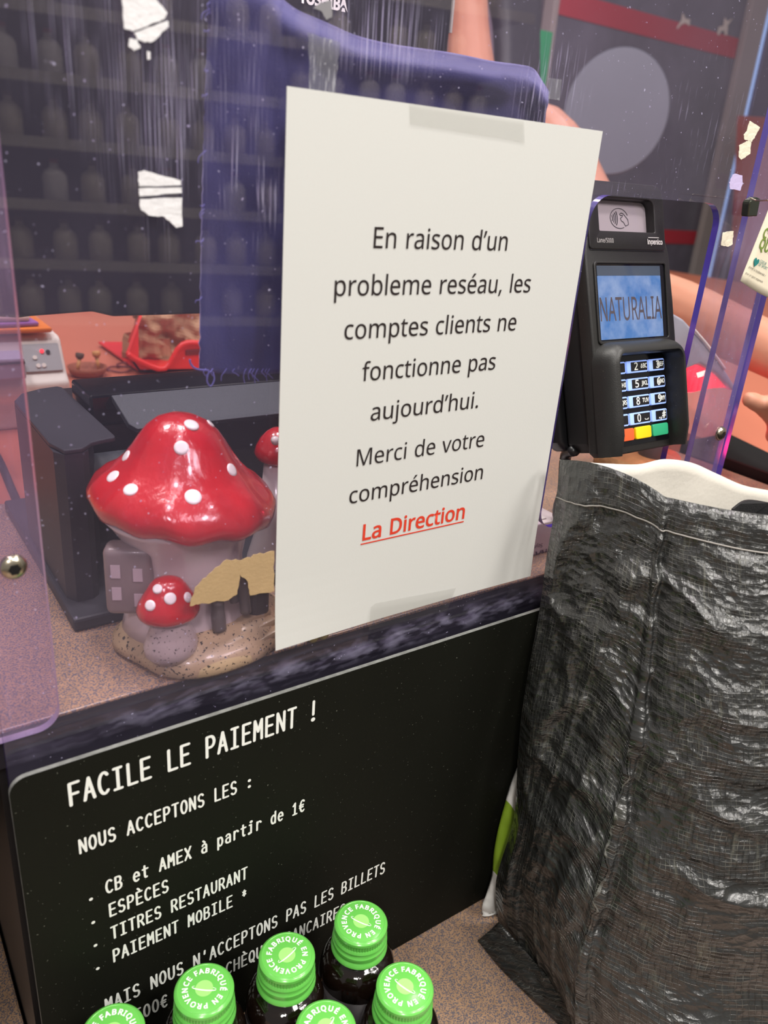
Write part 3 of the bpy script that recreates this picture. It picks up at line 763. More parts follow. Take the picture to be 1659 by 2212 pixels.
M_PLASTIC = mat('black_plastic', rgb(34, 33, 32), rough=.42, spec=.45, var=.12, var_scale=80, speck=rgb(120, 116, 100), speck_scale=900, speck_amt=.73, bump=.12, bump_scale=1400)
M_GREYPL = mat('grey_plastic', rgb(54, 54, 60), rough=.5, spec=.3, var=.08, var_scale=90, bump=.12, bump_scale=1200)
M_SILVERPL = mat('speckled_grey_plastic', rgb(62, 67, 72), rough=.6, var=.5, var_scale=1500, bump=.2, bump_scale=1200)
M_GLOSSBLACK = mat('gloss_black', rgb(16, 16, 20), rough=.12)
M_RED = mat('glazed_red', rgb(190, 22, 34), rough=.22, spec=.6, coat=.6, var=.22, var_scale=70, bump=.5, bump_scale=260, stretch=(1, 1, .35))
M_SPOT = mat('glazed_white', rgb(238, 230, 228), rough=.3, coat=.3, var=.04, var_scale=120)
M_CERAM = mat('glazed_mauve_white', rgb(206, 192, 190), rough=.28, coat=.4, var=.10, var_scale=30, bump=.1, bump_scale=80)
M_MOUND = mat('sandy_glaze', rgb(176, 152, 118), rough=.35, coat=.3, var=.2, var_scale=35, bump=.2, bump_scale=100)
M_WOODDK = mat('dark_painted_post', rgb(92, 84, 80), rough=.45, coat=.2, var=.25, var_scale=150)
M_SHUTTER = mat('grey_painted_shutter', rgb(134, 120, 118), rough=.4, coat=.2, var=.15, var_scale=80)
M_CAP = mat('green_lacquer', rgb(106, 194, 84), rough=.22, spec=.5, coat=.3)
M_CAPLIGHT = mat('pale_green_print', rgb(160, 228, 124), rough=.35, var=.08, var_scale=900)
M_AMBER = mat('dark_amber_glass', rgb(20, 12, 8), rough=.08, spec=.6, var=.5, var_scale=90, coat=.3, bump=.25, bump_scale=220)
M_LABEL = mat('charcoal_label', rgb(62, 58, 60), rough=.5, var=.08, var_scale=300)
M_KRAFT = mat('kraft_card', rgb(190, 150, 110), rough=.8, var=.1, var_scale=150)
M_ORANGE = mat('orange_print', rgb(196, 82, 44), rough=.6)

# ------------------------------------------------------------------ the setting
FLOOR_Z, TOP_Z, SHELF_Z = -.95, -.012, -.317
tag(put('floor', box((-3, -3.2, FLOOR_Z - .05), (4, 4.2, FLOOR_Z)), mat('grey_floor_tiles', rgb(120, 112, 106), rough=.5, var=.15, var_scale=6)), kind='structure')
WY = 2.3
wall_m = mat('mauve_wall', rgb(112, 98, 112), rough=.8, var=.12, var_scale=3)
tag(put('wall_back', box((-2.6, WY + .06, FLOOR_Z), (4, WY + .12, 2.2)), wall_m), kind='structure')


def wx(u, v, y):
    return oy(u, v, y).x


# shop door: dark glass leaf with a red band, grey frame and a bright slit of light beside it
dx0, dx1 = wx(1172, 200, WY), wx(1572, 200, WY)
fx1 = wx(1608, 200, WY)
sx0, sx1 = fx1, wx(1621, 200, WY)
zt = 1.6
M_DGLASS = mat('dark_door_glass', rgb(86, 82, 94), rough=.25, var=.5, var_scale=7, bump=.1, bump_scale=30)
M_BAND = mat('red_band', rgb(158, 32, 48), rough=.6)
M_FRAME = mat('grey_door_frame', rgb(140, 130, 128), rough=.5, var=.08, var_scale=10)
door = thing('door_1', None, None, (dx0, WY, FLOOR_Z))
door['kind'] = 'structure'
put('glass_pane', box((dx0, WY, FLOOR_Z), (dx1, WY + .02, zt)), M_DGLASS, door)
bm = box((dx1, WY - .03, FLOOR_Z), (fx1, WY + .03, zt), .004)
bm_box(bm, (dx0 - .03, WY - .03, FLOOR_Z), (dx0, WY + .03, zt), .004)
put('door_frame', bm, M_FRAME, door)
bm = bmesh.new()
za, zb = oy(1572, 62 + 55, WY).z, oy(1572, 122, WY).z
zc_, zd_ = oy(1480, 500, WY).z, oy(1480, 525, WY).z
pA, pB = oy(1575, 78, WY), oy(1575, 124, WY)
bm_box(bm, (dx0 + .005, WY - .004, pB.z), (dx1 - .01, WY, pA.z))
pA, pB = oy(1480, 498, WY), oy(1480, 527, WY)
bm_box(bm, (dx0 + .005, WY - .004, pB.z), (dx1 - .01, WY, pA.z))
put('red_stripe', bm, M_BAND, door)


def plaque(pts, y, thick=.002):
    return prism([oy(u, v, y) for u, v in pts], (0, -thick, 0))


M_DEER = mat('white_window_sticker', rgb(190, 180, 170), rough=.7)
put('deer_sticker', plaque([(1461, 62), (1472, 42), (1474, 28), (1480, 40), (1490, 42), (1489, 56), (1480, 50), (1470, 54), (1464, 62)], WY - .004), M_DEER, door)
put('deer_sticker', plaque([(1549, 74), (1552, 58), (1562, 56), (1565, 38), (1571, 46), (1582, 40), (1572, 54), (1570, 76), (1565, 76), (1564, 66), (1556, 68), (1553, 77)], WY - .004), M_DEER, door)
# bright slit: daylight seen between the door frame and the next one
slit_m = mat('daylight_slit', rgb(150, 185, 235), rough=.4, emit=rgb(160, 195, 245), estr=.75, var=.3, var_scale=5)
tag(put('window_1', box((sx0, WY - .01, oy(1512, 618, WY).z), (sx1, WY + .01, zt)), slit_m), kind='structure')
M_FRAME2 = mat('dark_violet_frame', rgb(76, 66, 88), rough=.6, var=.15, var_scale=6)
tag(put('trim_1', box((sx1, WY - .03, FLOOR_Z), (sx1 + .30, WY + .03, zt), .004), M_FRAME2), kind='structure')

# ------------------------------------------------------------------ worktops
ctr = thing('checkout_counter', 'checkout counter with speckled brown top and black front behind the payment board', 'counter', (.3, .14, FLOOR_Z))
put('worktop', box((-.75, .0125, TOP_Z - .0022), (.62, .315, TOP_Z), .0008), M_LAM, ctr)
put('edge_band', box((-.75, .0127, TOP_Z - .024), (.62, .3148, TOP_Z - .0022)), mat('dark_edge_band', rgb(34, 32, 38), rough=.4, var=.4, var_scale=40), ctr)
bm = box((-.1515, .02, FLOOR_Z), (.62, .31, TOP_Z - .024))
put('body', bm, M_BLACKLAM, ctr)
shelf = thing('packing_shelf', 'speckled brown shelf below the payment board carrying the bottles and the black bag', 'shelf', (.2, -.15, FLOOR_Z))
put('shelf_board', box((-.8, -.40, SHELF_Z - .03), (1.0, .0185, SHELF_Z), .002), M_LAM, shelf)
put('shelf_board', box((-.8, .0185, SHELF_Z - .03), (-.153, .32, SHELF_Z), .002), M_LAM, shelf)
put('plinth', box((-.78, -.36, FLOOR_Z), (.98, -.02, SHELF_Z - .03)), M_BLACKLAM, shelf)

M_SALMON = mat('salmon_worktop', rgb(190, 110, 84), rough=.55, var=.10, var_scale=5)
wt = thing('cashier_worktop', 'salmon orange worktop behind the counter under the scales and red basket', 'worktop', (.8, 1.0, FLOOR_Z))
me = flat2d([[(-1.6, .318), (.76, .318), (.76, -.2), (2.9, -.2), (2.9, 2.2), (1.42, 2.2), (1.42, .72), (.62, .72), (.62, 2.2), (-1.6, 2.2)]], .03)
me.transform(Matrix.Translation((0, 0, -.045)))
put_mesh('worktop', me, M_SALMON, wt)
bm = box((-1.5, .5, FLOOR_Z), (.56, 2.1, -.06))
bm_box(bm, (1.48, .5, FLOOR_Z), (2.8, 2.1, -.06))
put('base', bm, M_BLACKLAM, wt)

# black ledge on the right
A_, B_ = oz(1572, 934, .0), oz(1670, 981, .0)
ledge_pts = [A_, B_, B_ + (B_ - A_) * 2.5, Vector((.625, B_.y - .19, 0)), Vector((.625, A_.y, 0))]
tag(put('side_ledge', prism([Vector((p.x, p.y, 0)) for p in ledge_pts], (0, 0, -.30), .002), mat('matt_black', rgb(13, 13, 14), rough=.6, spec=.3)),
    'plain black ledge at the right edge under the reaching hand', 'counter')

# ------------------------------------------------------------------ clear screen
LX, RX = -.1492, .4315
scr = thing('clear_screen', 'large scratched clear acrylic screen with a window cut for the card terminal', 'screen', (.14, .0025, -.06))
hole = rrect(.2125, .0355, .3465, .2625, (.016, .016, .016, .016), 8)
me = flat2d([[(LX, -.06), (RX, -.06), (RX, .80), (LX, .80)], hole], .005)
me.transform(Matrix(((1, 0, 0, 0), (0, 0, -1, .0025), (0, 1, 0, 0), (0, 0, 0, 1))))
o = put_mesh('acrylic_sheet', me, [M_ACR, M_ACR_EDGE], scr)
for p in o.data.polygons:
    if abs(p.normal.y) < .5:
        p.material_index = 1


def torx_bolt(px, pz, y, label):
    b = thing('bolt', label, 'bolt', (px, y, pz), group='bolts through the clear screen')
    rot = Matrix.Rotation(radians(90), 4, 'X')
    r = .0062
    prof = [(r, 0), (r, .0008)] + [(r * cos(a * pi / 14) * .98, .0008 + .0034 * sin(a * pi / 14)) for a in range(1, 6)] + [(.0026, .0036)]
    put('head', lathe(prof, (px, y, pz), 32, m=rot), M_STEEL, b, smooth=True, angle=40)
    star = [((.0022 if k % 2 else .0030) * cos(k * pi / 6), (.0022 if k % 2 else .0030) * sin(k * pi / 6)) for k in range(12)]
    put('socket', prism([(px + a, y - .0041, pz + c) for a, c in star], (0, .0008, 0)), M_DARK, b)
    return b


def strip(x0, x1, label, r):
    me = flat2d([rrect(x0, -.0145, x1, .80, r, 8)], .005)
    me.transform(Matrix(((1, 0, 0, 0), (0, 0, -1, .0080), (0, 1, 0, 0), (0, 0, 0, 1))))
    o = put_mesh('support_strip', me, [M_STRIP, M_ACR_EDGE if x0 > 0 else M_EDGE_PALE])
    for p in o.data.polygons:
        if abs(p.normal.y) < .5:
            p.material_index = 1
    tag(o, label, 'acrylic strip', 'support strips of the clear screen')
    return o


strip(-.172, -.1205, 'lilac tinted clear strip behind the left edge of the screen', (.0, .012, 0, 0))
strip(.3885, .4335, 'violet tinted clear strip behind the right edge of the screen', (.012, .0, 0, 0))
torx_bolt(-.1351, .0855, 0, 'steel button bolt at the left edge above the payment board')
torx_bolt(.4135, .0860, 0, 'steel button bolt at the right edge beside the red scanner light')

# ------------------------------------------------------------------ notice on the screen
nt_ = thing('paper_notice', 'white A4 paper notice in French taped to the front of the clear screen', 'notice', (.105, -.0006, 0))
bm = bmesh.new()
gx, gz = 24, 34
grid = [[None] * (gz + 1) for _ in range(gx + 1)]
for i in range(gx + 1):
    for j in range(gz + 1):
        x, z = .21 * i / gx, .297 * j / gz
        curl = -.0022 * max(0, 1 - z / .05) ** 2 * max(0, 1 - x / .08) - .0012 * max(0, 1 - z / .04) ** 2 * max(0, (x - .15) / .06)
        grid[i][j] = bm.verts.new((x, -.0007 + curl, z))
for i in range(gx):
    for j in range(gz):
        bm.faces.new((grid[i][j], grid[i + 1][j], grid[i + 1][j + 1], grid[i][j + 1]))
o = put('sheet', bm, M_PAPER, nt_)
so = o.modifiers.new('s', 'SOLIDIFY')
so.thickness = .0003
so.offset = 0
for text, x0, z0, w in (('En raison d’un', .0521, .2286, .0931), ('probleme reséau, les', .0299, .2047, .1387), ('comptes clients ne', .0373, .1820, .1237),
                        ('fonctionne pas', .0502, .1585, .0979), ('aujourd’hui.', .0579, .1350, .0801), ('Merci de votre', .0503, .1085, .0968),
                        ('compréhension', .0469, .0857, .1027)):
    lettering(text, WALLF(x0, -.0011, z0), .0103, M_INK, nt_, width=w, bold=0 if 'M' in text else .00004)
lettering('La Direction', WALLF(.0583, -.0011, .0597), .0104, M_REDINK, nt_, width=.0796, bold=.00028)
put('underline', prism([(.0571, -.0011, .0569), (.1382, -.0011, .0569), (.1382, -.0011, .0577), (.0571, -.0011, .0577)], (0, .0001, 0)), M_REDINK, nt_)


def sticker(name, label, cat, polys, material, y=-.0004, thick=.0003, group=None):
    bm = bmesh.new()
    for pts in polys:
        bm_prism(bm, [oy(u, v, y) for u, v in pts], (0, -thick, 0))
    return tag(put(name, bm, material), label, cat, group)


def rough_outline(pts, k=5, amp=1.4, seed=1):
    rnd = random.Random(seed)
    out = []
    n = len(pts)
    for i in range(n):
        (a, b), (c, d) = pts[i], pts[(i + 1) % n]
        for j in range(k):
            t = j / k
            out.append((a + (c - a) * t + rnd.uniform(-amp, amp) * (j > 0), b + (d - b) * t + rnd.uniform(-amp, amp) * (j > 0)))
    return out


sticker('tape', 'clear tape across the top edge of the paper notice', 'tape', [[(884, 222), (1132, 262), (1134, 309), (1105, 303), (886, 268)]], M_TAPE, y=-.0013, thick=.00008, group='clear tape on the notice')
sticker('tape', 'crinkled clear tape across the bottom edge of the paper notice', 'tape', [[(797, 1362), (801, 1312), (812, 1303), (985, 1270), (966, 1318)]], M_TAPE, y=-.0022, thick=.00008, group='clear tape on the notice')
GS = 'torn sticker remains on the clear screen'
sticker('torn_sticker', 'torn white sticker with a split at the top left of the clear screen', 'sticker',
        [rough_outline([(262, -10), (330, -10), (361, 28), (356, 40), (288, 67), (268, 62)], seed=2), rough_outline([(289, 71), (362, 45), (364, 57), (330, 90), (312, 92), (296, 84)], seed=3),
         rough_outline([(280, 83), (296, 86), (303, 103), (290, 110), (277, 100)], seed=4), rough_outline([(317, 110), (324, 112), (325, 128), (318, 129)], amp=.6, seed=5)], M_SCRAP, group=GS)
sticker('torn_sticker', 'torn white sticker with two cuts left of the paper notice', 'sticker',
        [rough_outline([(298, 372), (310, 368), (390, 390), (391, 400), (300, 402)], seed=6), rough_outline([(300, 407), (392, 405), (392, 417), (301, 424)], seed=7),
         rough_outline([(302, 430), (393, 427), (394, 488), (380, 492), (355, 468), (320, 465), (303, 450)], seed=8)], M_SCRAP, group=GS)
tan_poly = rough_outline([(410, 1309), (421, 1269), (450, 1240), (490, 1208), (520, 1210), (555, 1197), (592, 1190), (592, 1276), (540, 1286), (534, 1255), (518, 1240), (512, 1283), (490, 1297), (441, 1303)], seed=9, amp=2)
sticker('torn_sticker', 'tan glue patch in front of the mushroom house doorway', 'sticker', [tan_poly], M_SCRAP_TAN, group=GS)
sticker('torn_sticker', 'small grey sticker scrap over the white lettering of the dark monitor', 'sticker', [rough_outline([(676, 18), (692, 6), (716, 1), (717, 36), (704, 43), (694, 24)], amp=1, seed=31)], mat('grey_scrap', rgb(132, 130, 134), rough=.8, var=.1, var_scale=200), group=GS)
sticker('torn_sticker', 'upper of two touching white paper scraps above the metal clip', 'sticker', [rough_outline([(1619, 261), (1641, 275), (1632, 292), (1624, 306), (1607, 301), (1606, 292), (1613, 282)], amp=.8, seed=10)], M_SCRAP_CREAM, group=GS)
sticker('torn_sticker', 'lower of two touching white paper scraps, with a hole in it', 'sticker', [rough_outline([(1622, 303), (1620, 332), (1600, 345), (1595, 338), (1596, 315), (1612, 305)], amp=.8, seed=11)], M_SCRAP_CREAM, group=GS)
sticker('torn_sticker', 'small lilac sticker scrap between the white scraps and the metal clip', 'sticker', [rough_outline([(1588, 375), (1603, 379), (1604, 396), (1598, 412), (1576, 408), (1575, 395), (1582, 378)], amp=.6, seed=12)], M_SCRAP_LILAC, group=GS)
sticker('torn_sticker', 'crumpled cream square scrap below the metal clip', 'sticker', [rough_outline([(1561, 502), (1584, 499), (1582, 527), (1572, 533), (1557, 530)], amp=.8, seed=13)], M_SCRAP_CREAM, group=GS)

# metal clip and the card that hangs from its wire
clip = thing('metal_clip', 'dark metal clip with a wire hooked on the right of the screen', 'clip', oy(1612, 468, -.004))
bm = prism([oy(u, v, -.0008) for u, v in ((1606, 432), (1618, 424), (1627, 428), (1620, 466), (1600, 467), (1603, 438))], (0, -.006, 0), .0008)
put('jaw', bm, mat('dark_steel', rgb(92, 96, 84), rough=.22, metal=.9), clip)
put('wire', tube(smooth_path([oy(1622, 428, -.008), oy(1633, 433, -.012), oy(1645, 433, -.02), oy(1662, 433, -.03), oy(1690, 436, -.035)]), .0006, 6), M_STEEL, clip)
card = thing('hanging_card', 'cream cardboard tag with green lettering cut by the right frame edge', 'card', oy(1640, 620, -.03))
p0 = oy(1600, 607, -.032)
ex = (oy(1650, 634, -.032) - p0).normalized()
ey = (oy(1659, 462, -.032) - p0)
Lc = ey.length
mcard = frame(p0, ex, ey)
bm = bmesh.new()
rows_, cols_ = 10, 10
vv = [[None] * (rows_ + 1) for _ in range(cols_ + 1)]
for i in range(cols_ + 1):
    for j in range(rows_ + 1):
        x, y = .075 * i / cols_, Lc * 1.12 * j / rows_
        vv[i][j] = bm.verts.new(mcard @ Vector((x, y + .0014 * sin(pi * i / cols_ * 1.2) * -1 * (1 - j / rows_), .004 * (i / cols_) ** 2)))
for i in range(cols_):
    for j in range(rows_):
        bm.faces.new((vv[i][j], vv[i + 1][j], vv[i + 1][j + 1], vv[i][j + 1]))
o = put('card', bm, mat('cream_card', rgb(232, 222, 198), rough=.8, var=.02, var_scale=300), card, smooth=True)
so = o.modifiers.new('s', 'SOLIDIFY')
so.thickness = .0006
so.offset = -1
M_GRNINK = mat('olive_green_ink', rgb(120, 142, 60), rough=.7)
M_TEALINK = mat('teal_ink', rgb(30, 128, 124), rough=.7)
M_GREYINK = mat('grey_ink', rgb(96, 90, 84), rough=.7)


def on_card(u, v):
    d = ray(u, v)
    n = mcard.col[2].xyz
    return mcard.inverted() @ (CAM_C + d * ((p0 - CAM_C).dot(n) / d.dot(n)))


def card_text(t, u, v, cap, mt, w=None, bold=0):
    q = on_card(u, v)
    lettering(t, mcard @ Matrix.Translation((q.x, q.y, .0005)), cap, mt, card, width=w, bold=bold)


card_text('C’EST', 1646, 511, .0062, M_GRNINK, bold=.0003)
card_text('QUI PR', 1638, 534, .0066, M_GRNINK, bold=.0003)
card_text('COEUR', 1640, 566, .0019, M_TEALINK)
card_text('DE SPORT', 1637, 573, .0019, M_TEALINK)
card_text('planet la biodiversité des', 1616, 578, .0016, M_GREYINK)
card_text('pour un sport responsable', 1609, 591, .0015, M_GREYINK)
q = on_card(1632, 566)
heart = [(.0034 * (16 * sin(t) ** 3) / 16, .0034 * (13 * cos(t) - 5 * cos(2 * t) - 2 * cos(3 * t) - cos(4 * t)) / 16) for t in [2 * pi * k / 24 for k in range(24)]]
me = flat2d([heart])
me.transform(mcard @ Matrix.Translation((q.x, q.y, .0006)))
put_mesh('heart_emblem', me, M_TEALINK, card)

# ------------------------------------------------------------------ payment board
bd = thing('payment_board', 'black payment board with white French text below the clear screen', 'sign', (.07, -.009, SHELF_Z))
pts = rrect(-.1512, SHELF_Z + .0005, .295, -.0250, (.004, .004, .009, .009), 6)
me = flat2d([pts], .0028)
me.transform(Matrix(((1, 0, 0, 0), (0, 0, -1, -.0106), (0, 1, 0, 0), (0, 0, 0, 1))))
o = put_mesh('board', me, [M_BOARD, M_BOARD_EDGE], bd)
for p in o.data.polygons:
    if p.normal.z > .5 or (p.normal.x < -.3 and abs(p.normal.y) < .5):
        p.material_index = 1
BY = -.0123
for text, x0, z0, pitch, cap, w in (('FACILE LE PAIEMENT !', -.1236, -.0526, .00756, .0141, .0018), ('NOUS ACCEPTONS LES :', -.1212, -.0875, .0052, .0094, .00130),
                                    ('CB et AMEX à partir de 1€', -.1093, -.1245, .0052, .0094, .00130), ('ESPÈCES', -.1085, -.1433, .0052, .0096, .00130),
                                    ('TITRES RESTAURANT', -.1085, -.1620, .0052, .0096, .00130), ('PAIEMENT MOBILE *', -.1085, -.1812, .0052, .0098, .00130),
                                    ("MAIS NOUS N'ACCEPTONS PAS LES BILLETS", -.1155, -.2205, .00565, .0108, .0014), ('DE 500€ NI DE CHÈQUES BANCAIRES', -.1155, -.2432, .00565, .0108, .0014)):
    stroke_text(text, x0, z0, BY, pitch, cap, w, M_WHITEINK, bd)
for z0 in (-.1237, -.1421, -.1608, -.1804):
    stroke_text('•', -.1180 - .0017, z0 - .003, BY, .0052, .0094, .0013, M_WHITEINK, bd)

# ------------------------------------------------------------------ green capped bottles
def make_bottle():
    root = thing('juice_bottle', 'x', 'bottle')
    R = .0256
    prof = [(0, 0), (R - .003, 0), (R - .0008, .0008), (R, .003), (R, .086)]
    prof += [(.0165 + (R - .0165) * cos(a * pi / 16), .086 + .018 * sin(a * pi / 16)) for a in range(1, 8)] + [(.0155, .1055), (.0155, .112), (0, .112)]
    put('bottle_glass', lathe(prof, seg=48), M_AMBER, root, smooth=True, angle=50, local=True)
    # label with a gap, warm band on top and small print
    bm = bmesh.new()
    n = 40
    a0, a1 = radians(8), radians(352)
    for i in range(n):
        b0, b1 = a0 + (a1 - a0) * i / n, a0 + (a1 - a0) * (i + 1) / n
        rr = R + .0003
        bm.faces.new([bm.verts.new(q) for q in ((rr * cos(b0), rr * sin(b0), .006), (rr * cos(b1), rr * sin(b1), .006), (rr * cos(b1), rr * sin(b1), .085), (rr * cos(b0), rr * sin(b0), .085))])
    bmesh.ops.remove_doubles(bm, verts=bm.verts, dist=1e-6)
    lab = put('label', bm, M_LABEL, root, smooth=True, local=True)
    s = lab.modifiers.new('s', 'SOLIDIFY')
    s.thickness = .0002

    def wrap(z0, z1, b0, b1, r=R + .0006, k=6):
        bm = bmesh.new()
        for i in range(k):
            c0, c1 = b0 + (b1 - b0) * i / k, b0 + (b1 - b0) * (i + 1) / k
            bm.faces.new([bm.verts.new(q) for q in ((r * cos(c0), r * sin(c0), z0), (r * cos(c1), r * sin(c1), z0), (r * cos(c1), r * sin(c1), z1), (r * cos(c0), r * sin(c0), z1))])
        return bm
    put('warm_band', wrap(.0785, .0825, radians(200), radians(345)), M_ORANGE, lab, local=True)
    rnd = random.Random(5)
    bm = bmesh.new()
    for k in range(14):
        z = .0765 - k * .0034
        for lo, hi in ((205, 342), (20, 150)):
            a = lo
            while a < hi - 4:
                w = rnd.uniform(3, 11)
                merge(bm, wrap(z - .0017, z, radians(a), radians(min(hi, a + w)), k=2))
                a += w + 2
    put('small_print', bm, mat('grey_print', rgb(150, 148, 150), rough=.6), lab, local=True)
    put('green_band', wrap(.016, .026, radians(200), radians(345)), M_CAP, lab, local=True)
    # cap
    rc = .0178
    prof = [(0, .1300), (rc - .0022, .1300), (rc - .0012, .1296), (rc - .0003, .1286), (rc - .0002, .1268), (rc - .0008, .1262), (rc - .0009, .1225), (rc - .0004, .1218),
            (rc + .0001, .1205), (rc - .0009, .1190), (rc - .0008, .1180), (rc + .0004, .1165), (rc + .0004, .1150), (rc - .0006, .1140), (rc - .0005, .1120), (rc + .0008, .1105),
            (rc + .0010, .1088), (rc + .0004, .1078), (rc - .001, .1072), (0, .1072)]

    def knurl(p, a, r, z):
        if .1225 <= z <= .1262:
            k = 1 + .016 * cos(60 * a)
            return Vector((p.x * k, p.y * k, p.z))
        return p
    cap = put('cap', lathe(prof, seg=180, fn=knurl), M_CAP, root, smooth=True, angle=35, local=True)
    # raised rim line on top
    put('rim', lathe([(rc - .0026, .1300), (rc - .0023, .1303), (rc - .0019, .1300)], seg=64, close=False), M_CAP, cap, smooth=True, local=True)
    ring_lettering('FABRIQUÉ EN PROVENCE', .0096, .0031, .13025, 0.0, M_WHITEINK, cap, bold=.00018)
    bm = bmesh.new()
    bm.faces.new([bm.verts.new((.0052 * cos(2 * pi * k / 32), .0052 * sin(2 * pi * k / 32), .13015)) for k in range(32)])
    pl = put('planet_emblem', bm, M_CAPLIGHT, cap, local=True)
    bm = bmesh.new()
    n = 40
    for i in range(n):
        t0, t1 = 2 * pi * i / n, 2 * pi * (i + 1) / n

        def pt(t, k):
            return Vector((.0073 * cos(t) * k, .0014 * sin(t) * k - .0003 * k, .1303))
        if .12 < (t0 / (2 * pi)) < .38:
            continue
        wd = .30 if sin(t0) < 0 else .12
        q = [pt(t0, 1), pt(t1, 1)]
        off = Vector((0, .0003 + .0005 * max(0, -sin((t0 + t1) / 2)), 0))
        bm.faces.new([bm.verts.new(v) for v in (q[0], q[1], q[1] + off, q[0] + off)])
    bmesh.ops.rotate(bm, verts=bm.verts, cent=(0, 0, 0), matrix=Matrix.Rotation(radians(-138), 3, 'Z'))
    put('planet_ring', bm, M_WHITEINK, pl, local=True)
    return root


def copy_tree(o, parent=None):
    c = o.copy()
    COL.objects.link(c)
    if parent is not None:
        c.parent = parent
    for ch in list(o.children):
        copy_tree(ch, c)
    return c


proto = make_bottle()
CAPZ = SHELF_Z + .130
BL = [(780, 1990, 108, 'green capped amber bottle at the right end of the row against the board'),
      (620, 2063, 180, 'green capped amber bottle second from the right against the board'),
      (441, 2135, 129, 'green capped amber bottle third from the right against the board'),
      (875, 2131, 97, 'green capped amber bottle in the front row, nearest the black bag'),
      (243, 2228, 140, 'green capped amber bottle at the left end of the row against the board'),
      (704, 2219, 188, 'green capped amber bottle in the front row at the bottom edge')]
for i, (u, v, a, lab) in enumerate(BL):
    o = proto if i == 0 else copy_tree(proto)
    p = oz(u, v, CAPZ)
    o.location = (p.x, p.y, SHELF_Z)
    o.rotation_euler = (0, 0, radians(a + 8 - 36))
    tag(o, lab, 'bottle', 'green capped bottles')
tr = thing('bottle_tray', 'kraft cardboard tray edge behind the green capped bottles', 'tray', (-.08, -.03, SHELF_Z))
bm = box((-.17, -.0205, SHELF_Z), (.008, -.0185, SHELF_Z + .035))
put('back_wall', bm, M_KRAFT, tr)

# ------------------------------------------------------------------ mushroom house ornament
MX, MY = -.0295, .0600
mh = thing('mushroom_house', 'ceramic toadstool house with a big red spotted cap on the counter', 'ornament', (-.0325, .05, TOP_Z))


def mound(p, a, r, z):
    k = 1 + .05 * sin(3 * a + .6) + .03 * sin(5 * a)
    return Vector((p.x * k, p.y * k, p.z))


Z0 = TOP_Z
put('mound', lathe([(0, 0), (.059, 0), (.0625, .003), (.062, .008), (.057, .013), (.048, .018), (.038, .021), (0, .022)], (-.0235, .0475, Z0), 64, sx=.86, sy=.70, fn=mound),
    mat('sandy_glaze_speckled', rgb(178, 154, 120), rough=.35, coat=.3, var=.2, var_scale=35, speck=rgb(48, 42, 38), speck_scale=560, speck_amt=.60, bump=.2, bump_scale=100), mh, smooth=True)


def bodyfn(p, a, r, z):
    k = 1 + .03 * sin(2 * a + 1) + .02 * sin(5 * a)
    return Vector((p.x * k, p.y * k, p.z))


put('house_wall', lathe([(0, .012), (.040, .012), (.0375, .024), (.034, .040), (.033, .056), (.036, .070), (.043, .082), (.048, .088), (0, .089)], (MX - .001, MY - .006, Z0), 64, sx=1, sy=.86, fn=bodyfn),
    M_CERAM, mh, smooth=True)


def capfn(c, tilt):
    def f(p, a, r, z):
        k = 1 + .018 * sin(3 * a + 1.0) + .012 * sin(7 * a + 2)
        return Vector((p.x * k, p.y * k, p.z - tilt * p.x + .0012 * sin(11 * a) * (r > .04)))
    return f


CZ = .0685
cap_prof = [(0, .0040), (.028, .0034), (.042, .0008), (.0490, .0012), (.0530, .0040), (.0548, .0085), (.0545, .0125), (.0515, .0180), (.0460, .0232), (.0390, .0285), (.0330, .0345), (.0285, .0410), (.0245, .0475), (.0200, .0537), (.0140, .0590), (.0070, .0620), (0, .0628)]
mcap = put('cap', lathe(cap_prof, (MX, MY, CZ), 96, sy=.96, fn=capfn(0, .11)), M_RED, mh, smooth=True)


def spots_on(target_mesh_obj, root, pix, size, parent):
    """glazed white dots laid on the surface where the photo shows them"""
    from mathutils.bvhtree import BVHTree
    me = target_mesh_obj.data
    mw = ROOTM[parent]
    bvh = BVHTree.FromPolygons([mw @ v.co for v in me.vertices], [tuple(p.vertices) for p in me.polygons])
    for (u, v, s) in pix:
        d = ray(u, v).normalized()
        hit, nrm, _, _ = bvh.ray_cast(CAM_C, d)
        if hit is None:
            continue
        if nrm.dot(d) > 0:
            nrm = -nrm
        q = nrm.to_track_quat('Z', 'Y').to_matrix().to_4x4()
        rr = size * s
        put('spot', lathe([(0, .0006), (rr * .6, .0006), (rr * .92, .0004), (rr, -.0002), (rr, -.001), (0, -.001)], hit, 24, m=q), M_SPOT, parent, smooth=True)


spots_on(mcap, mh, [(414, 917, 1.05), (392, 967, 1.0), (272, 985, .9), (244, 1029, 1.0), (282, 1057, 1.0), (417, 1073, 1.15), (501, 1015, 1.0), (455, 915, .7), (520, 985, .7)], .0041, mcap)
# window bay, lower left
M_PANE = mat('pale_mauve_pane', rgb(190, 174, 178), rough=.3, coat=.3)
cw = oy(276, 1255, .043)
wb = put('window_bay', box((cw.x - .0125, cw.y - .004, cw.z - .0205), (cw.x + .0145, cw.y + .012, cw.z + .0215), .004, 3,
                           m=Matrix.Translation(cw) @ Matrix.Rotation(radians(-28), 4, 'Z') @ Matrix.Translation(-cw)), M_SHUTTER, mh, smooth=True, angle=35)
mrot = Matrix.Translation(cw) @ Matrix.Rotation(radians(-28), 4, 'Z') @ Matrix.Translation(-cw)
for dx_, dz_ in ((-.0055, .008), (.0065, .006), (-.0055, -.006), (.0065, -.010)):
    put('pane', box((cw.x + dx_ - .0026, cw.y - .0046, cw.z + dz_ - .0040), (cw.x + dx_ + .0026, cw.y - .0038, cw.z + dz_ + .0040), m=mrot), M_PANE, wb)
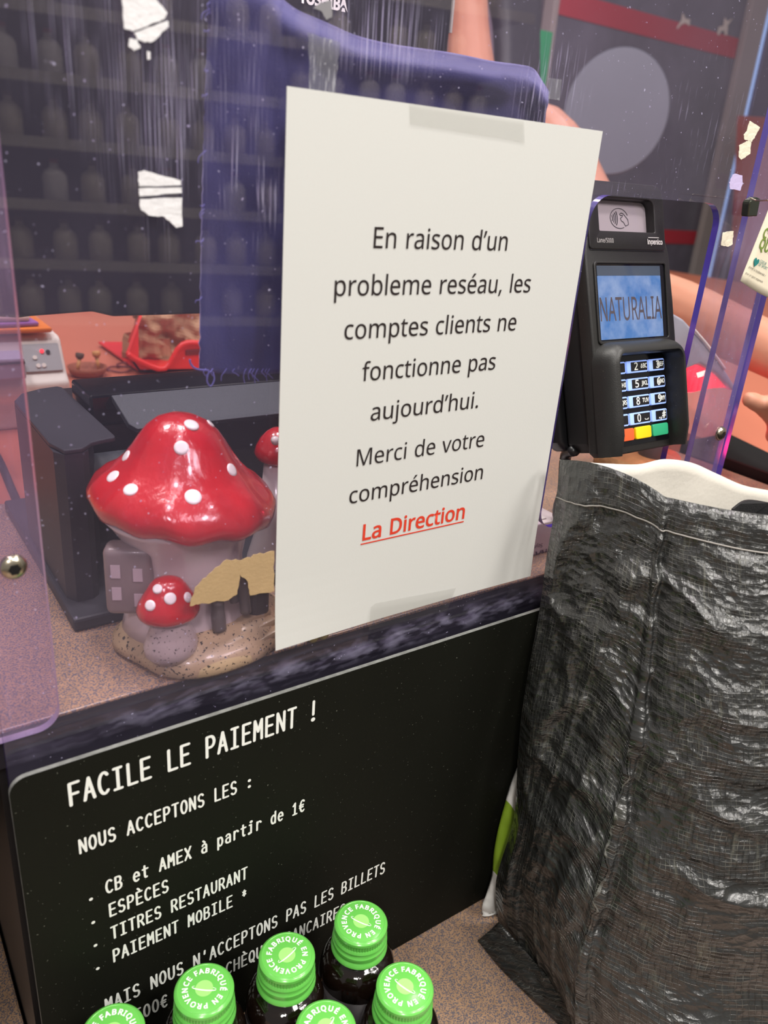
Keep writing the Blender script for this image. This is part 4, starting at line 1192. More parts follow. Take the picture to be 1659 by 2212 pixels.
# doorway: dark opening, two posts, and steps
put('doorway', box((MX + .021, MY - .0400, Z0 + .018), (MX + .0345, MY - .0300, Z0 + .058), .003, m=Matrix.Translation((MX, MY, 0)) @ Matrix.Rotation(radians(10), 4, 'Z') @ Matrix.Translation((-MX, -MY, 0))), mat('dark_doorway', rgb(58, 50, 50), rough=.5), mh)
for (u0, v0, u1, v1, r_, yy) in ((470, 1300, 474, 1360, .0042, .0215), (521, 1217, 531, 1322, .0034, .021), (500, 1262, 507, 1300, .0028, .0225)):
    put('door_post', tube(smooth_path([oy(u0, v0, yy), oy((u0 + u1) / 2 - 1, (v0 + v1) / 2, yy - .001), oy(u1, v1, yy - .002)], 4), [r_ * .9] * 4 + [r_] * 5, 10), M_WOODDK, mh, smooth=True)
for k in range(3):
    c = oy(545 + 12 * k, 1330 + 22 * k, .028 - .006 * k)
    put('step', box((c.x - .013, c.y - .004, c.z - .004), (c.x + .013, c.y + .005, c.z + .002), .0018, m=Matrix.Translation(c) @ Matrix.Rotation(radians(18), 4, 'Z') @ Matrix.Translation(-c)), M_MOUND, mh, smooth=True, angle=40)
# little toadstool in front
c = oy(385, 1425, .0085)
SX, SY = c.x, .0195
sz = Z0
put('small_stem', lathe([(0, .0), (.011, .0), (.0150, .005), (.0155, .010), (.0135, .016), (.0112, .022), (.0110, .028), (0, .030)], (SX, SY, sz + .0115), 40, sy=.8),
    mat('mauve_glaze_speckled', rgb(184, 168, 164), rough=.3, coat=.4, var=.08, var_scale=30, speck=rgb(44, 40, 40), speck_scale=700, speck_amt=.63), mh, smooth=True)
smallprof = [(a * .80, b * .86) for a, b in [(0, .001), (.016, .0008), (.0195, -.0005), (.0218, .0018), (.0222, .005), (.0205, .010), (.0175, .0150), (.0145, .0195), (.0120, .0235), (.0090, .0265), (.0045, .0282), (0, .0286)]]
c2 = oy(366, 1338, .0185)
sc_ = put('small_cap', lathe(smallprof, (c2.x, SY, c2.z + .002), 64, sy=.78, fn=capfn(0, .06)), M_RED, mh, smooth=True)
spots_on(sc_, mh, [(340, 1272, .8), (368, 1293, 1.0), (324, 1308, .9), (406, 1290, .9)], .0034, sc_)

# second toadstool half hidden by the notice
s2 = thing('small_mushroom_ornament', 'smaller red capped toadstool ornament half hidden by the left edge of the notice', 'ornament', (.035, .135, TOP_Z))
c = oy(600, 968, .1125)
put('cap', lathe([(0, .0), (.012, .0), (.0150, .002), (.0165, .006), (.0150, .011), (.0120, .0165), (.0080, .021), (.0040, .0235), (0, .0242)], (c.x, .1125, c.z - .009), 48), M_RED, s2, smooth=True)
put('stem', lathe([(0, 0), (.022, 0), (.021, .01), (.0125, .04), (.0095, c.z - .009 - TOP_Z), (0, c.z - .009 - TOP_Z)], (c.x, .1125, TOP_Z), 32), M_CERAM, s2, smooth=True)
cs = oy(596, 950, .1)
put('spot', lathe([(0, .0012), (.002, .0010), (.0034, -.001), (0, -.001)], oy(596, 951, .0985), 20, m=Matrix.Rotation(radians(60), 4, 'X')), M_SPOT, s2, smooth=True)

# trinket below the notice
c = oz(686, 1382, TOP_Z)
tk = thing('yellow_trinket', 'tiny glossy yellow trinket peeping out below the notice', 'trinket', c)
for k in (-1, 1):
    put('bead', lathe([(0, 0), (.0028, .0006), (.0040, .0032), (.0034, .0058), (.0014, .0072), (0, .0074)], (c.x + k * .0037, c.y, TOP_Z), 20), mat('yellow_glaze', rgb(206, 196, 110), rough=.2), tk, smooth=True)

# leaflets seen upside down right of the notice
M_LEAF = mat('pale_leaflet', rgb(214, 200, 206), rough=.6, var=.03, var_scale=40)
lf = thing('leaflet_box', 'pale counter display box with upside down lettering between notice and bag', 'box', (.24, .07, TOP_Z))
f0, f1 = oz(1100, 1252, TOP_Z), oz(1215, 1218, TOP_Z)
put('box', box((.172, .040, TOP_Z), (.285, .10, TOP_Z + .028), .001), M_LEAF, lf)
q = oy(1181, 1186, .0397)
mt = frame((q.x, .0396, q.z), (-1, 0, 0), (0, 0, -1))
lettering('NA', mt, .0075, mat('purple_print', rgb(84, 60, 90), rough=.7), lf, width=.0125, bold=.0003)
q = oy(1172, 1176, .0397)
lettering('Soyez', frame((q.x, .0396, q.z + .001), (-1, 0, 0), (0, 0, -1)), .0035, bpy.data.materials['purple_print'], lf)
lp = thing('leaflet', 'white printed leaflet lying on the pale display box beside the terminal stand', 'leaflet', (.24, .1, TOP_Z + .028))
bm = box((.19, .045, TOP_Z + .0282), (.27, .12, TOP_Z + .0292))
put('sheet', bm, mat('leaflet_white', rgb(222, 212, 214), rough=.7), lp)

# ------------------------------------------------------------------ receipt printer behind the mushroom house
pr = thing('receipt_printer', 'black and grey receipt printer on the counter behind the mushroom house', 'printer', (.03, .18, TOP_Z))
put('base_plate', box((-.092, .0885, TOP_Z), (.16, .30, TOP_Z + .009), .002), M_GREYPL, pr)
WT = .1
wl, wr = -.0895, -.0515
out = [(-.0885, .128), (-.0885, .225), (-.080, .243), (-.066, .252), (-.0525, .2555), (-.0500, .252), (-.0490, .1265), (-.0500, .1235), (-.0585, .1215), (-.0655, .1190), (-.0695, .1140), (-.0735, .110), (-.084, .110)]
bm = prism([(x, y, TOP_Z + .009) for x, y in [(-.0885, .118), (-.0885, .225), (-.080, .243), (-.066, .252), (-.054, .252), (-.054, .160), (-.0675, .1300), (-.0690, .114), (-.0735, .110), (-.084, .110)]], (0, 0, WT - TOP_Z - .009 - .003))
side = put('side_cover', bm, M_GREYPL, pr)
put('top_shell', prism([(x, y, WT - .003) for x, y in out], (0, 0, .003), .0008), M_GREYPL, pr)
put('roller', lathe([(0, -.03), (.016, -.03), (.016, .03), (0, .03)], (-.038, .168, .058), 32, m=Matrix.Rotation(radians(90), 4, 'Y')), M_SILVERPL, pr, smooth=True, angle=40)
put('body', box((-.0535, .188, TOP_Z + .009), (.155, .295, .088), .003), M_PLASTIC, pr)
# lid: flat black top with a grey sloping lip
tl, tr_, ll, lb = oz(157, 820, .11), oz(640, 800, .11), oz(250, 860, .11), oz(285, 928, .094)
x1 = .16
lid_top = [(tl.x, tl.y, .11), (x1, tl.y, .11), (x1, ll.y, .11), (ll.x, ll.y, .11)]
bm = prism([(tl.x - .001, tl.y + .002, .088), (x1, tl.y + .002, .088), (x1, .186, .088), (tl.x - .001, .186, .088)], (0, 0, .022), .002)
lid = put('lid', bm, M_GLOSSBLACK, pr)
bm = bmesh.new()
a = [(ll.x, .1855, .1095), (x1, .1855, .1095), (x1, lb.y, .094), (lb.x + .004, lb.y, .094), (lb.x, lb.y + .006, .096)]
bm_prism(bm, a, (0, .004, -.004), .0008)
put('lip', bm, M_SILVERPL, lid)

# ------------------------------------------------------------------ dark monitor with its maker's name
my_ = .325
mo = thing('monitor', 'large dark flat monitor at the top left behind the scratched screen', 'monitor', (.13, my_ + .05, TOP_Z))
zb = oy(300, 680, my_).z
xr = oy(972, 60, my_).x
xl = -.16
M_MON = mat('dark_monitor_plastic', rgb(30, 31, 36), rough=.35, var=.15, var_scale=30)
out = [(xl, zb + .004), (xl + .06, zb + .004), (oy(40, 681, my_).x, zb), (oy(60, 681, my_).x, zb + .001), (oy(200, 672, my_).x, zb + .0035), (oy(245, 683, my_).x, zb - .001), (xr - .02, zb - .001), (xr, zb + .015), (xr, .62), (xl, .62)]
put('back_shell', prism([(x, my_, z) for x, z in out], (0, .035, 0), .002), M_MON, mo)
put('bright_edge', box((xr, my_ - .001, oy(972, 60, my_).z - .004), (xr + .0022, my_ + .03, .62)), mat('pale_trim', rgb(170, 168, 160), rough=.4), mo)
put('stand', box((.17, my_ + .004, TOP_Z - .0178), (.23, my_ + .03, zb + .01), .003), M_MON, mo)
put('stand_foot', box((.12, my_ + .012, -.0298), (.28, my_ + .17, -.020), .003), M_MON, mo)
q0 = oy(647, 4, my_ - .0005)
lettering('TOSHIBA', WALLF(q0.x, my_ - .0008, q0.z), .0088, M_WHITEINK, mo, width=oy(748, 26, my_).x - q0.x, bold=.0006)

# ------------------------------------------------------------------ navy cloth hung behind the screen
M_CLOTH = mat('navy_cloth', rgb(50, 53, 98), rough=.75, spec=.3, var=.18, var_scale=25, bump=.3, bump_scale=900)
M_CLOTH.node_tree.nodes['Principled BSDF'].inputs['Sheen Weight'].default_value = .7
M_CLOTH.node_tree.nodes['Principled BSDF'].inputs['Sheen Tint'].default_value = (.6, .6, 1, 1)
top_px = [(452, -30), (560, -30), (605, 0), (640, 26), (700, 52), (770, 82), (850, 101), (970, 118), (1060, 136), (1120, 144), (1150, 152), (1168, 178), (1183, 200)]
bot_px = [(430, 800), (480, 806), (540, 808), (600, 806), (660, 800), (720, 796), (790, 790), (860, 780), (930, 770), (1010, 760), (1080, 740), (1110, 700), (1125, 660)]
bm = bmesh.new()
TOPS, BOTS = smooth_path([(a, b, 0) for a, b in top_px], 6), smooth_path([(a, b, 0) for a, b in bot_px], 6)
nv = 70
rows = []
for i, (a, b) in enumerate(zip(TOPS, BOTS)):
    col = []
    u = i / (len(TOPS) - 1)
    for j in range(nv + 1):
        t = j / nv
        px = a.lerp(b, t)
        ragged = 0
        if i == 0:
            px.x += 3.5 * noise.noise((0, j * .9, 3)) - 4 * sin(t * pi)
        # folds: a roll along the top, wide soft folds below it
        y = .016 + .010 * noise.noise((u * 3.0, t * 2.0, 5)) + .005 * noise.noise((u * 9, t * 4, 9)) + .0025 * noise.noise((u * 20, t * 9, 2))
        roll = math.exp(-((t - .045) / .06) ** 2) * (.3 + .7 * min(1, u * 2))
        y += .006 - .012 * roll + .03 * math.exp(-(t / .03) ** 2) * min(1, u * 2)
        y = max(y, .0108)
        col.append(bm.verts.new(oy(px.x, px.y, y)))
    rows.append(col)
for a, b in zip(rows, rows[1:]):
    for j in range(nv):
        bm.faces.new((a[j], b[j], b[j + 1], a[j + 1]))
navy = thing('navy_cloth', 'navy blue cloth with frayed edges hanging behind the notice', 'cloth', oy(800, 780, .02))
o = put('fabric', bm, M_CLOTH, navy, smooth=True)
so = o.modifiers.new('s', 'SOLIDIFY')
so.thickness = .0012
so.offset = 1
bm = bmesh.new()
for k in range(26):
    t = random.random()
    a = Vector((452 + (430 - 452) * t - 3, -30 + 830 * t, 0)) if k % 2 else Vector((430 + 170 * t, 803, 0))
    p = oy(a.x, a.y, .012)
    dv = Vector((random.uniform(-.004, .001), 0, random.uniform(-.004, .002))) if k % 2 else Vector((random.uniform(-.004, .004), 0, -random.uniform(.001, .005)))
    bm_tube(bm, smooth_path([p + Vector((.002, .002, .001)), p, p + dv * .6, p + dv + Vector((.001, 0, -.001))], 3), .00022, 5)
bm_tube(bm, smooth_path([oy(410, 776, .012), oy(412, 786, .012), oy(424, 797, .012), oy(450, 800, .013)], 4), .0005, 6)
bm_tube(bm, smooth_path([oy(452, 800, .012), oy(447, 822, .012), oy(455, 834, .012), oy(463, 820, .012), oy(460, 803, .013)], 4), .0004, 6)
put('frayed_threads', bm, mat('violet_thread', rgb(96, 96, 160), rough=.7), navy)
sticker('tape', 'dusty clear tape strip above the top left corner of the notice', 'tape', [rough_outline([(664, 70), (735, 92), (726, 160), (722, 250), (664, 240), (668, 150)], amp=1.5, seed=21)],
        acrylic('dusty_tape', (.9, .9, .92, 1), .14, (.5, .5, .55, 1), rough=.15, zones=[(.3, 900, 90, .55, .68, None, .4)]), group='clear tape on the screen')
sticker('tape', 'small clear tape square at the top right corner of the navy cloth', 'tape', [[(1183, 168), (1213, 172), (1208, 217), (1184, 213)]],
        bpy.data.materials['dusty_tape'], group='clear tape on the screen')

# ------------------------------------------------------------------ things on the cashier's worktop
WZ = -.03
M_WHITEPL = mat('warm_white_plastic', rgb(236, 230, 220), rough=.45, var=.03, var_scale=20)
c0 = oz(60, 925, WZ)
dy_ = c0.y
wd = thing('label_machine', 'white desktop machine with a grey control panel at the left edge', 'machine', (c0.x - .05, dy_ + .08, WZ))


def wz(u, v):
    return oy(u, v, dy_)


xr_, ztop, zpan0, zpan1 = wz(152, 860).x, wz(100, 735).z, wz(100, 803).z, wz(100, 748).z
side_prof = [(dy_, WZ), (dy_, wz(100, 862).z), (dy_ - .006, wz(100, 850).z), (dy_ - .006, wz(100, 826).z), (dy_ + .004, zpan0 - .003), (dy_ + .022, ztop - .003), (dy_ + .030, ztop), (dy_ + .14, ztop + .004), (dy_ + .14, WZ)]
put('housing', prism([(xr_, y, z) for y, z in side_prof], (-.16, 0, 0), .004, 3), M_WHITEPL, wd, smooth=True, angle=40)
A0, A1 = Vector((0, dy_ + .0035, zpan0)), Vector((0, dy_ + .0195, ztop - .008))
n_ = Vector((0, -(A1.z - A0.z), (A1.y - A0.y))).normalized()
xa, xb = wz(55, 775).x, wz(136, 775).x
pan = put('control_panel', prism([Vector((xa, A0.y, A0.z)) + n_ * .001, Vector((xb, A0.y, A0.z)) + n_ * .001, Vector((xb, A1.y, A1.z)) + n_ * .001, Vector((xa, A1.y, A1.z)) + n_ * .001], -n_ * .003), mat('grey_panel', rgb(176, 178, 180), rough=.5), wd)


def panel_pt(fx, fz):
    return Vector((xa + (xb - xa) * fx, A0.y + (A1.y - A0.y) * fz, A0.z + (A1.z - A0.z) * fz)) + n_ * .0015


qn = n_.to_track_quat('Z', 'Y').to_matrix().to_4x4()
put('red_indicator', lathe([(0, .001), (.0022, .001), (.0022, -.001), (0, -.001)], panel_pt(.52, .72), 16, m=qn), mat('red_led', rgb(255, 60, 70), emit=rgb(255, 50, 60), estr=1.5), pan)
for fx, fz, mm_ in ((.68, .68, M_GREYPL), (.3, .5, M_WHITEPL), (.35, .2, M_WHITEPL), (.5, .2, M_WHITEPL)):
    put('button', lathe([(0, .0008), (.0024, .0008), (.0024, -.001), (0, -.001)], panel_pt(fx, fz), 16, m=qn), mm_, pan)
xs_ = wz(48, 770).x
put('paper_tray', prism([(xs_, y, z) for y, z in ((dy_ - .012, wz(20, 770).z), (dy_ - .012, wz(20, 815).z), (dy_ + .01, wz(20, 815).z), (dy_ + .01, wz(20, 760).z))], (-.1, 0, 0), .002), mat('lilac_grey_plastic', rgb(176, 174, 190), rough=.5), wd)
put('slot', box((xs_ - .1, dy_ - .0125, wz(20, 782).z), (xs_, dy_ - .0118, wz(20, 777).z)), M_DARK, wd)
# packs on top
M_PURP, M_ORNG, M_PKW = mat('purple_wrap', rgb(150, 90, 170), rough=.5, var=.1), mat('orange_wrap', rgb(236, 128, 40), rough=.5, var=.1), mat('white_wrap', rgb(236, 214, 204), rough=.5, var=.1)
zz = ztop + .0045


def pack(u0, u1, h, material, name, label, dyy, rot):
    global zz
    xA, xB = wz(u0, 720).x, wz(u1, 720).x
    c = Vector(((xA + xB) / 2, dy_ + .075 + dyy, zz))
    bm = box((xA, c.y - .045, zz), (xB, c.y + .045, zz + h), min(.004, h * .4), 2, m=Matrix.Translation(c) @ Matrix.Rotation(radians(rot), 4, 'Z') @ Matrix.Translation(-c))
    tag(put(name, bm, material, smooth=True, angle=40), label, 'packet', 'packets stacked on the white machine')
    zz += h + .0002


pack(-60, 122, .0055, M_ORNG, 'packet', 'bright orange packet at the bottom of the stack on the white machine', -.012, 0)
pack(-60, 92, .0050, M_PURP, 'packet', 'lilac packet second from the bottom on the white machine', -.006, 4)
pack(-60, 85, .0075, M_PKW, 'packet', 'white and orange packet below the top of the stack on the white machine', 0, -3)
pack(-60, 60, .0060, M_PURP, 'packet', 'purple packet on top of the stack on the white machine', .012, 5)

# basket with brushes
bc = oz(190, 812, WZ)
bk = thing('wicker_bowl', 'small brown wicker bowl right of the white machine', 'bowl', bc)
put('bowl', lathe([(0, 0), (.019, 0), (.0245, .007), (.027, .014), (.0245, .014), (.022, .007), (.017, .003), (0, .003)], (bc.x, bc.y, WZ), 40), mat('wicker', rgb(150, 84, 58), rough=.7, var=.3, var_scale=260, bump=.8, bump_scale=300), bk, smooth=True)
M_HANDLE = mat('pale_wood', rgb(206, 150, 88), rough=.5, var=.1)


def brush(u0, v0, u1, v1, tipmat, label):
    a, b = oy(u0, v0, bc.y), oy(u1, v1, bc.y + .004)
    a.z = max(a.z, WZ + .0075)
    t = thing('wooden_brush', label, 'brush', a, 'brushes in the wicker bowl')
    m_ = a.lerp(b, .66)
    put('handle', tube([a, m_], [.0022, .0028], 10), M_HANDLE, t, smooth=True)
    put('head', tube([m_, m_.lerp(b, .3), b.lerp(m_, .15), b], [.0030, .0055, .006, .004], 12), tipmat, t, smooth=True)


brush(168, 806, 173, 762, mat('dark_bristle', rgb(96, 76, 62), rough=.8), 'dark tipped brush standing on the left in the wicker bowl')
brush(214, 806, 207, 758, M_HANDLE, 'pale wooden brush standing on the right in the wicker bowl')
# cable ring
rc_ = oz(262, 800, WZ)
bm = bmesh.new()
bm_tube(bm, [(rc_.x + .021 * cos(a * pi / 12), rc_.y + .016 * sin(a * pi / 12), WZ + .002 + .001 * sin(a)) for a in range(25)], .0013, 6)
bm_tube(bm, [(rc_.x + .012 + .014 * cos(a * pi / 12), rc_.y + .012 + .012 * sin(a * pi / 12), WZ + .005) for a in range(25)], .0013, 6)
tag(put('coiled_cord', bm, mat('maroon_cord', rgb(120, 58, 62), rough=.6)), 'thin maroon cord coiled between the wicker bowl and the red basket', 'cord')

# red basket with a kraft bag
ry_ = oz(360, 806, WZ).y
rb = thing('red_basket', 'red plastic basket with a dipped front edge on the salmon worktop', 'basket', (oy(360, 800, ry_).x, ry_ + .08, WZ))
M_REDPL = mat('red_plastic', rgb(222, 46, 42), rough=.35, var=.06)
fr_ = [(270, 770), (300, 802), (362, 806), (470, 812), (470, 742), (395, 744), (352, 796), (306, 776), (310, 700), (296, 706)]
P3 = lambda u, v, y: oy(u, v, y)
bot = P3(330, 806, ry_).z
front = [P3(270, 768, ry_), P3(300, 800, ry_), P3(620, 800, ry_), P3(620, 742, ry_), P3(394, 744, ry_), P3(356, 798, ry_)]
xL, xR = P3(272, 770, ry_).x, P3(640, 770, ry_).x
h1 = P3(394, 744, ry_).z
bm = prism([P3(272, 762, ry_), P3(300, 803, ry_), P3(640, 796, ry_), P3(640, 742, ry_), P3(394, 744, ry_), P3(356, 795, ry_)], (0, .004, 0))
bm_prism(bm, [P3(272, 764, ry_), P3(300, 803, ry_), P3(300, 803, ry_) + Vector((.012, .12, 0)), P3(310, 688, ry_) + Vector((.012, .05, 0)), P3(309, 694, ry_) + Vector((0, .02, 0))], (.004, 0, 0))
bm_prism(bm, [P3(300, 803, ry_), P3(640, 796, ry_), P3(640, 796, ry_) + Vector((0, .2, 0)), P3(300, 803, ry_) + Vector((0, .2, 0))], (0, 0, .003))
put('shell', bm, M_REDPL, rb)
bm = tube(smooth_path([P3(275, 764, ry_ - .003), P3(300, 780, ry_ - .004), P3(356, 796, ry_ - .004), P3(394, 744, ry_ - .004), P3(460, 742, ry_ - .004), P3(640, 740, ry_ - .004)], 4), .004, 8)
put('rim', bm, M_REDPL, rb, smooth=True)
put('slot', box((P3(396, 0, ry_).x * 0 + P3(400, 765, ry_).x, ry_ - .002, P3(400, 768, ry_).z), (P3(445, 765, ry_).x, ry_, P3(400, 756, ry_).z), .001), mat('deep_red_recess', rgb(120, 26, 26), rough=.5), rb)
kb_y = ry_ + .06
bm = bmesh.new()
n1, n2 = 30, 30
kv = [[None] * (n2 + 1) for _ in range(n1 + 1)]
for i in range(n1 + 1):
    for j in range(n2 + 1):
        p = oy(300 + 330 * i / n1, 640 + 168 * j / n2, kb_y)
        p.y += .02 * noise.noise((p.x * 22, p.z * 22, 1)) + .012 * noise.noise((p.x * 70, p.z * 60, 4))
        p.z = max(p.z, WZ + .008)
        kv[i][j] = bm.verts.new(p)
for i in range(n1):
    for j in range(n2):
        bm.faces.new((kv[i][j], kv[i + 1][j], kv[i + 1][j + 1], kv[i][j + 1]))
o = put('kraft_bag', bm, mat('crumpled_kraft', rgb(176, 138, 104), rough=.75, var=.15, var_scale=30, bump=.4, bump_scale=60), smooth=False)
so = o.modifiers.new('s', 'SOLIDIFY')
so.thickness = .03
so.offset = -1
tag(o, 'crumpled brown kraft bag standing in the red basket', 'bag')
# dark strips on the left of the worktop
a, b = oz(-6, 985, TOP_Z + .002), oz(62, 1142, TOP_Z + .002)
tag(put('flat_cable', tube(smooth_path([a + Vector((0, .1, 0)), a, a.lerp(b, .5), b, b + Vector((.0, -.02, 0))], 5), .0036, 8), mat('black_cable', rgb(40, 38, 46), rough=.6), smooth=True),
    'thick black cable running back along the left end of the counter', 'cable')

# ------------------------------------------------------------------ background right
ds = oy(1330, 242, 1.9)
disc = thing('round_disc', 'round grey disc in front of the dark door above the card terminal', 'disc', ds)
away = Vector((ray(1330, 242).x, ray(1330, 242).y, -.1)).normalized()
rad = (od(1440, 242, (ds - CAM_C).dot(r2)) - ds).length
put('plate', lathe([(0, 0), (rad * .985, 0), (rad, .004), (rad, .010), (rad * .985, .014), (0, .014)], ds, 72, sy=1.14, m=away.to_track_quat('Z', 'Y').to_matrix().to_4x4()), mat('grey_frosted_disc', rgb(104, 108, 120), rough=.6, var=.08, var_scale=4), disc, smooth=True, angle=40)
put('bracket', tube([ds + away * .012, Vector((ds.x + .02, WY - .001, ds.z))], .012, 10), M_FRAME, disc)
g0, g1 = oy(1153, 62, 1.95), oy(1182, 160, 1.95)
gs = thing('green_sign', 'narrow upright green sign strip right of the dark haired person', 'sign', (g0.x, 1.95, -.03))
put('panel', box((g0.x, 1.95, oy(1160, 200, 1.95).z), (g1.x, 1.97, oy(1160, 62, 1.95).z)), mat('sign_green', rgb(28, 132, 84), rough=.6), gs)
put('post', box(((g0.x + g1.x) / 2 - .01, 1.972, -.0298), ((g0.x + g1.x) / 2 + .01, 1.985, oy(1160, 62, 1.95).z - .01)), M_FRAME, gs)
tp = oy(1640, 300, 2.0)
pst = thing('terracotta_panel', 'terracotta red panel behind the right edge of the screen', 'panel', (tp.x, 2.0, -.03))
put('panel', prism([oy(1586, 640, 2.0), oy(1606, 250, 2.0), oy(1700, 256, 2.0), oy(1690, 640, 2.0)], (0, .03, 0)), mat('terracotta_paint', rgb(158, 74, 66), rough=.7, var=.1, var_scale=6), pst)

# barcode scanner with its red light
sy_ = .09
sn = thing('barcode_scanner', 'grey hooded barcode scanner with a glowing red window right of the card terminal', 'scanner', (oy(1520, 830, sy_).x, sy_ + .04, -.03))
hood = [(1380, 690), (1440, 668), (1478, 690), (1520, 735), (1562, 790), (1592, 838), (1584, 846), (1548, 806), (1512, 786), (1478, 800), (1430, 815), (1380, 815)]
hp = [oy(a, b, sy_) for a, b in hood]
put('hood', prism(hp, (.0, .055, 0), .003, 3), mat('scanner_grey', rgb(150, 148, 160), rough=.45, var=.05), sn, smooth=True, angle=35)
put('hood_stripe', tube(smooth_path([oy(1494, 706, sy_ - .001), oy(1530, 748, sy_ - .001), oy(1566, 797, sy_ - .001)], 5), .0014, 8), M_WHITEPL, sn, smooth=True)
M_REDLIGHT = mat('red_scan_light', rgb(235, 10, 40), rough=.2, emit=rgb(255, 8, 45), estr=1.5, var=.4, var_scale=90)
rw = [(1430, 817), (1478, 803), (1512, 790), (1546, 808), (1574, 838), (1540, 840), (1500, 848), (1470, 850), (1430, 850)]
put('scan_window', prism([oy(a, b, sy_ + .004) for a, b in rw], (0, .045, 0), .002), M_REDLIGHT, sn)
put('hot_spot', prism([oy(a, b, sy_ + .0035) for a, b in ((1505, 806), (1524, 800), (1520, 812), (1508, 816))], (0, .001, 0)), mat('scan_hot_spot', rgb(255, 220, 200), emit=rgb(255, 210, 190), estr=1.6), sn)
pb = oy(1450, 850, sy_ + .03)
put('stand', tube([Vector((pb.x, sy_ + .03, pb.z + .005)), Vector((pb.x - .01, sy_ + .035, TOP_Z + .002))], [.010, .014], 16), mat('scanner_stand', rgb(90, 90, 98), rough=.5), sn, smooth=True)
rl = bpy.data.lights.new('scanner_light', 'POINT')
rl.color = (1, .03, .08)
rl.energy = .2
rl.shadow_soft_size = .015
ro = bpy.data.objects.new('scanner_light', rl)
ro.location = oy(1515, 862, sy_ + .02)
COL.objects.link(ro)

# bread under the terminal
cb = oz(1375, 1010, TOP_Z + .03)
lo = oy(1372, 1000, .13)
bd_ = thing('bread_roll', 'crusty brown bread roll between the card terminal and the black bag', 'bread', (lo.x, .13, TOP_Z))
put('crust', lathe([(0, 0), (.03, .0), (.042, .012), (.044, .03), (.036, lo.z - TOP_Z), (.02, lo.z - TOP_Z + .008), (0, lo.z - TOP_Z + .010)], (lo.x, .13, TOP_Z), 40, fn=lambda p, a, r, z: p * (1 + .05 * noise.noise((p.x * 90, p.y * 90, z * 90)))), mat('crust', rgb(150, 106, 68), rough=.8, var=.4, var_scale=120, bump=1, bump_scale=150), bd_, smooth=True)

# ------------------------------------------------------------------ card terminal (pose solved from its screen corners)
TM = Matrix.Translation((.3016, .0277, .1918)) @ Matrix.Rotation(radians(71.66), 4, 'X')
ct = thing('card_terminal', 'black card payment terminal tilted in the window of the clear screen', 'card terminal', m=TM)


def tflat(contours, z0, z1, name, material, parent, bev=0.0, smooth=False):
    me = flat2d(contours, z1 - z0)
    me.transform(Matrix.Translation((0, 0, (z0 + z1) / 2)))
    if bev:
        bm = bmesh.new()
        bm.from_mesh(me)
        bmesh.ops.remove_doubles(bm, verts=bm.verts, dist=1e-6)
        bpy.data.meshes.remove(me)
        bmesh.ops.dissolve_limit(bm, angle_limit=radians(1), verts=bm.verts, edges=bm.edges)
        ed = [e for e in bm.edges if len(e.link_faces) == 2 and e.calc_face_angle(0) > radians(50)]
        bmesh.ops.bevel(bm, geom=ed, offset=bev, segments=3, affect='EDGES', profile=.5)
        return put(name, bm, material, parent, local=True, smooth=True, angle=35)
    return put_mesh(name, me, material, parent, local=True, smooth=smooth)


HW = .0455
body_out = [(-.043, -.107), (-.039, -.1105), (.048, -.1105), (.0525, -.107), (.0515, -.06), (.0500, .0), (.0478, .034), (.0445, .045), (.039, .049), (-.037, .049), (-.0435, .045), (-.0455, .034), (-.0445, -.05)]
tflat([body_out], -.012, 0, 'front_body', M_PLASTIC, ct, .0018)
back_out = [(-.040, -.100), (-.034, -.108), (.040, -.108), (.046, -.10), (.045, .04), (.038, .06), (-.036, .06), (-.042, .04)]
tflat([back_out], -.036, -.0125, 'back_body', M_DARK, ct, .004)
tflat([[(x * 1.05 - .004, y * .98) for x, y in back_out]], -.052, -.0365, 'cradle', M_BLACKLAM, ct, .004)
# head loop around the contactless panel
head_out = rrect(-.0415, .0365, .0425, .0835, (.003, .003, .010, .010), 6)
head_in = rrect(-.0300, .0495, .0310, .0725, (.001, .001, .006, .006), 6)
tflat([head_out, head_in], -.014, .0012, 'head_frame', M_PLASTIC, ct, .0008)
pan = tflat([rrect(-.0300, .0495, .0310, .0725, (.001, .001, .006, .006), 6)], -.0075, -.0065, 'contactless_panel', mat('panel_grey', rgb(176, 168, 170), rough=.12), ct)  # reflected light is put into the pale grey of the panel
ztp = -.0063
cx_, cy_ = .0008, .0605


def ring(r, w, a0=0, a1=360, n=40, cx=cx_, cy=cy_, sy=1.0):
    bm = bmesh.new()
    for i in range(n):
        t0, t1 = radians(a0 + (a1 - a0) * i / n), radians(a0 + (a1 - a0) * (i + 1) / n)
        bm.faces.new([bm.verts.new(q) for q in ((cx + r * cos(t0), cy + r * sin(t0) * sy, ztp), (cx + r * cos(t1), cy + r * sin(t1) * sy, ztp), (cx + (r - w) * cos(t1), cy + (r - w) * sin(t1) * sy, ztp), (cx + (r - w) * cos(t0), cy + (r - w) * sin(t0) * sy, ztp))])
    return bm


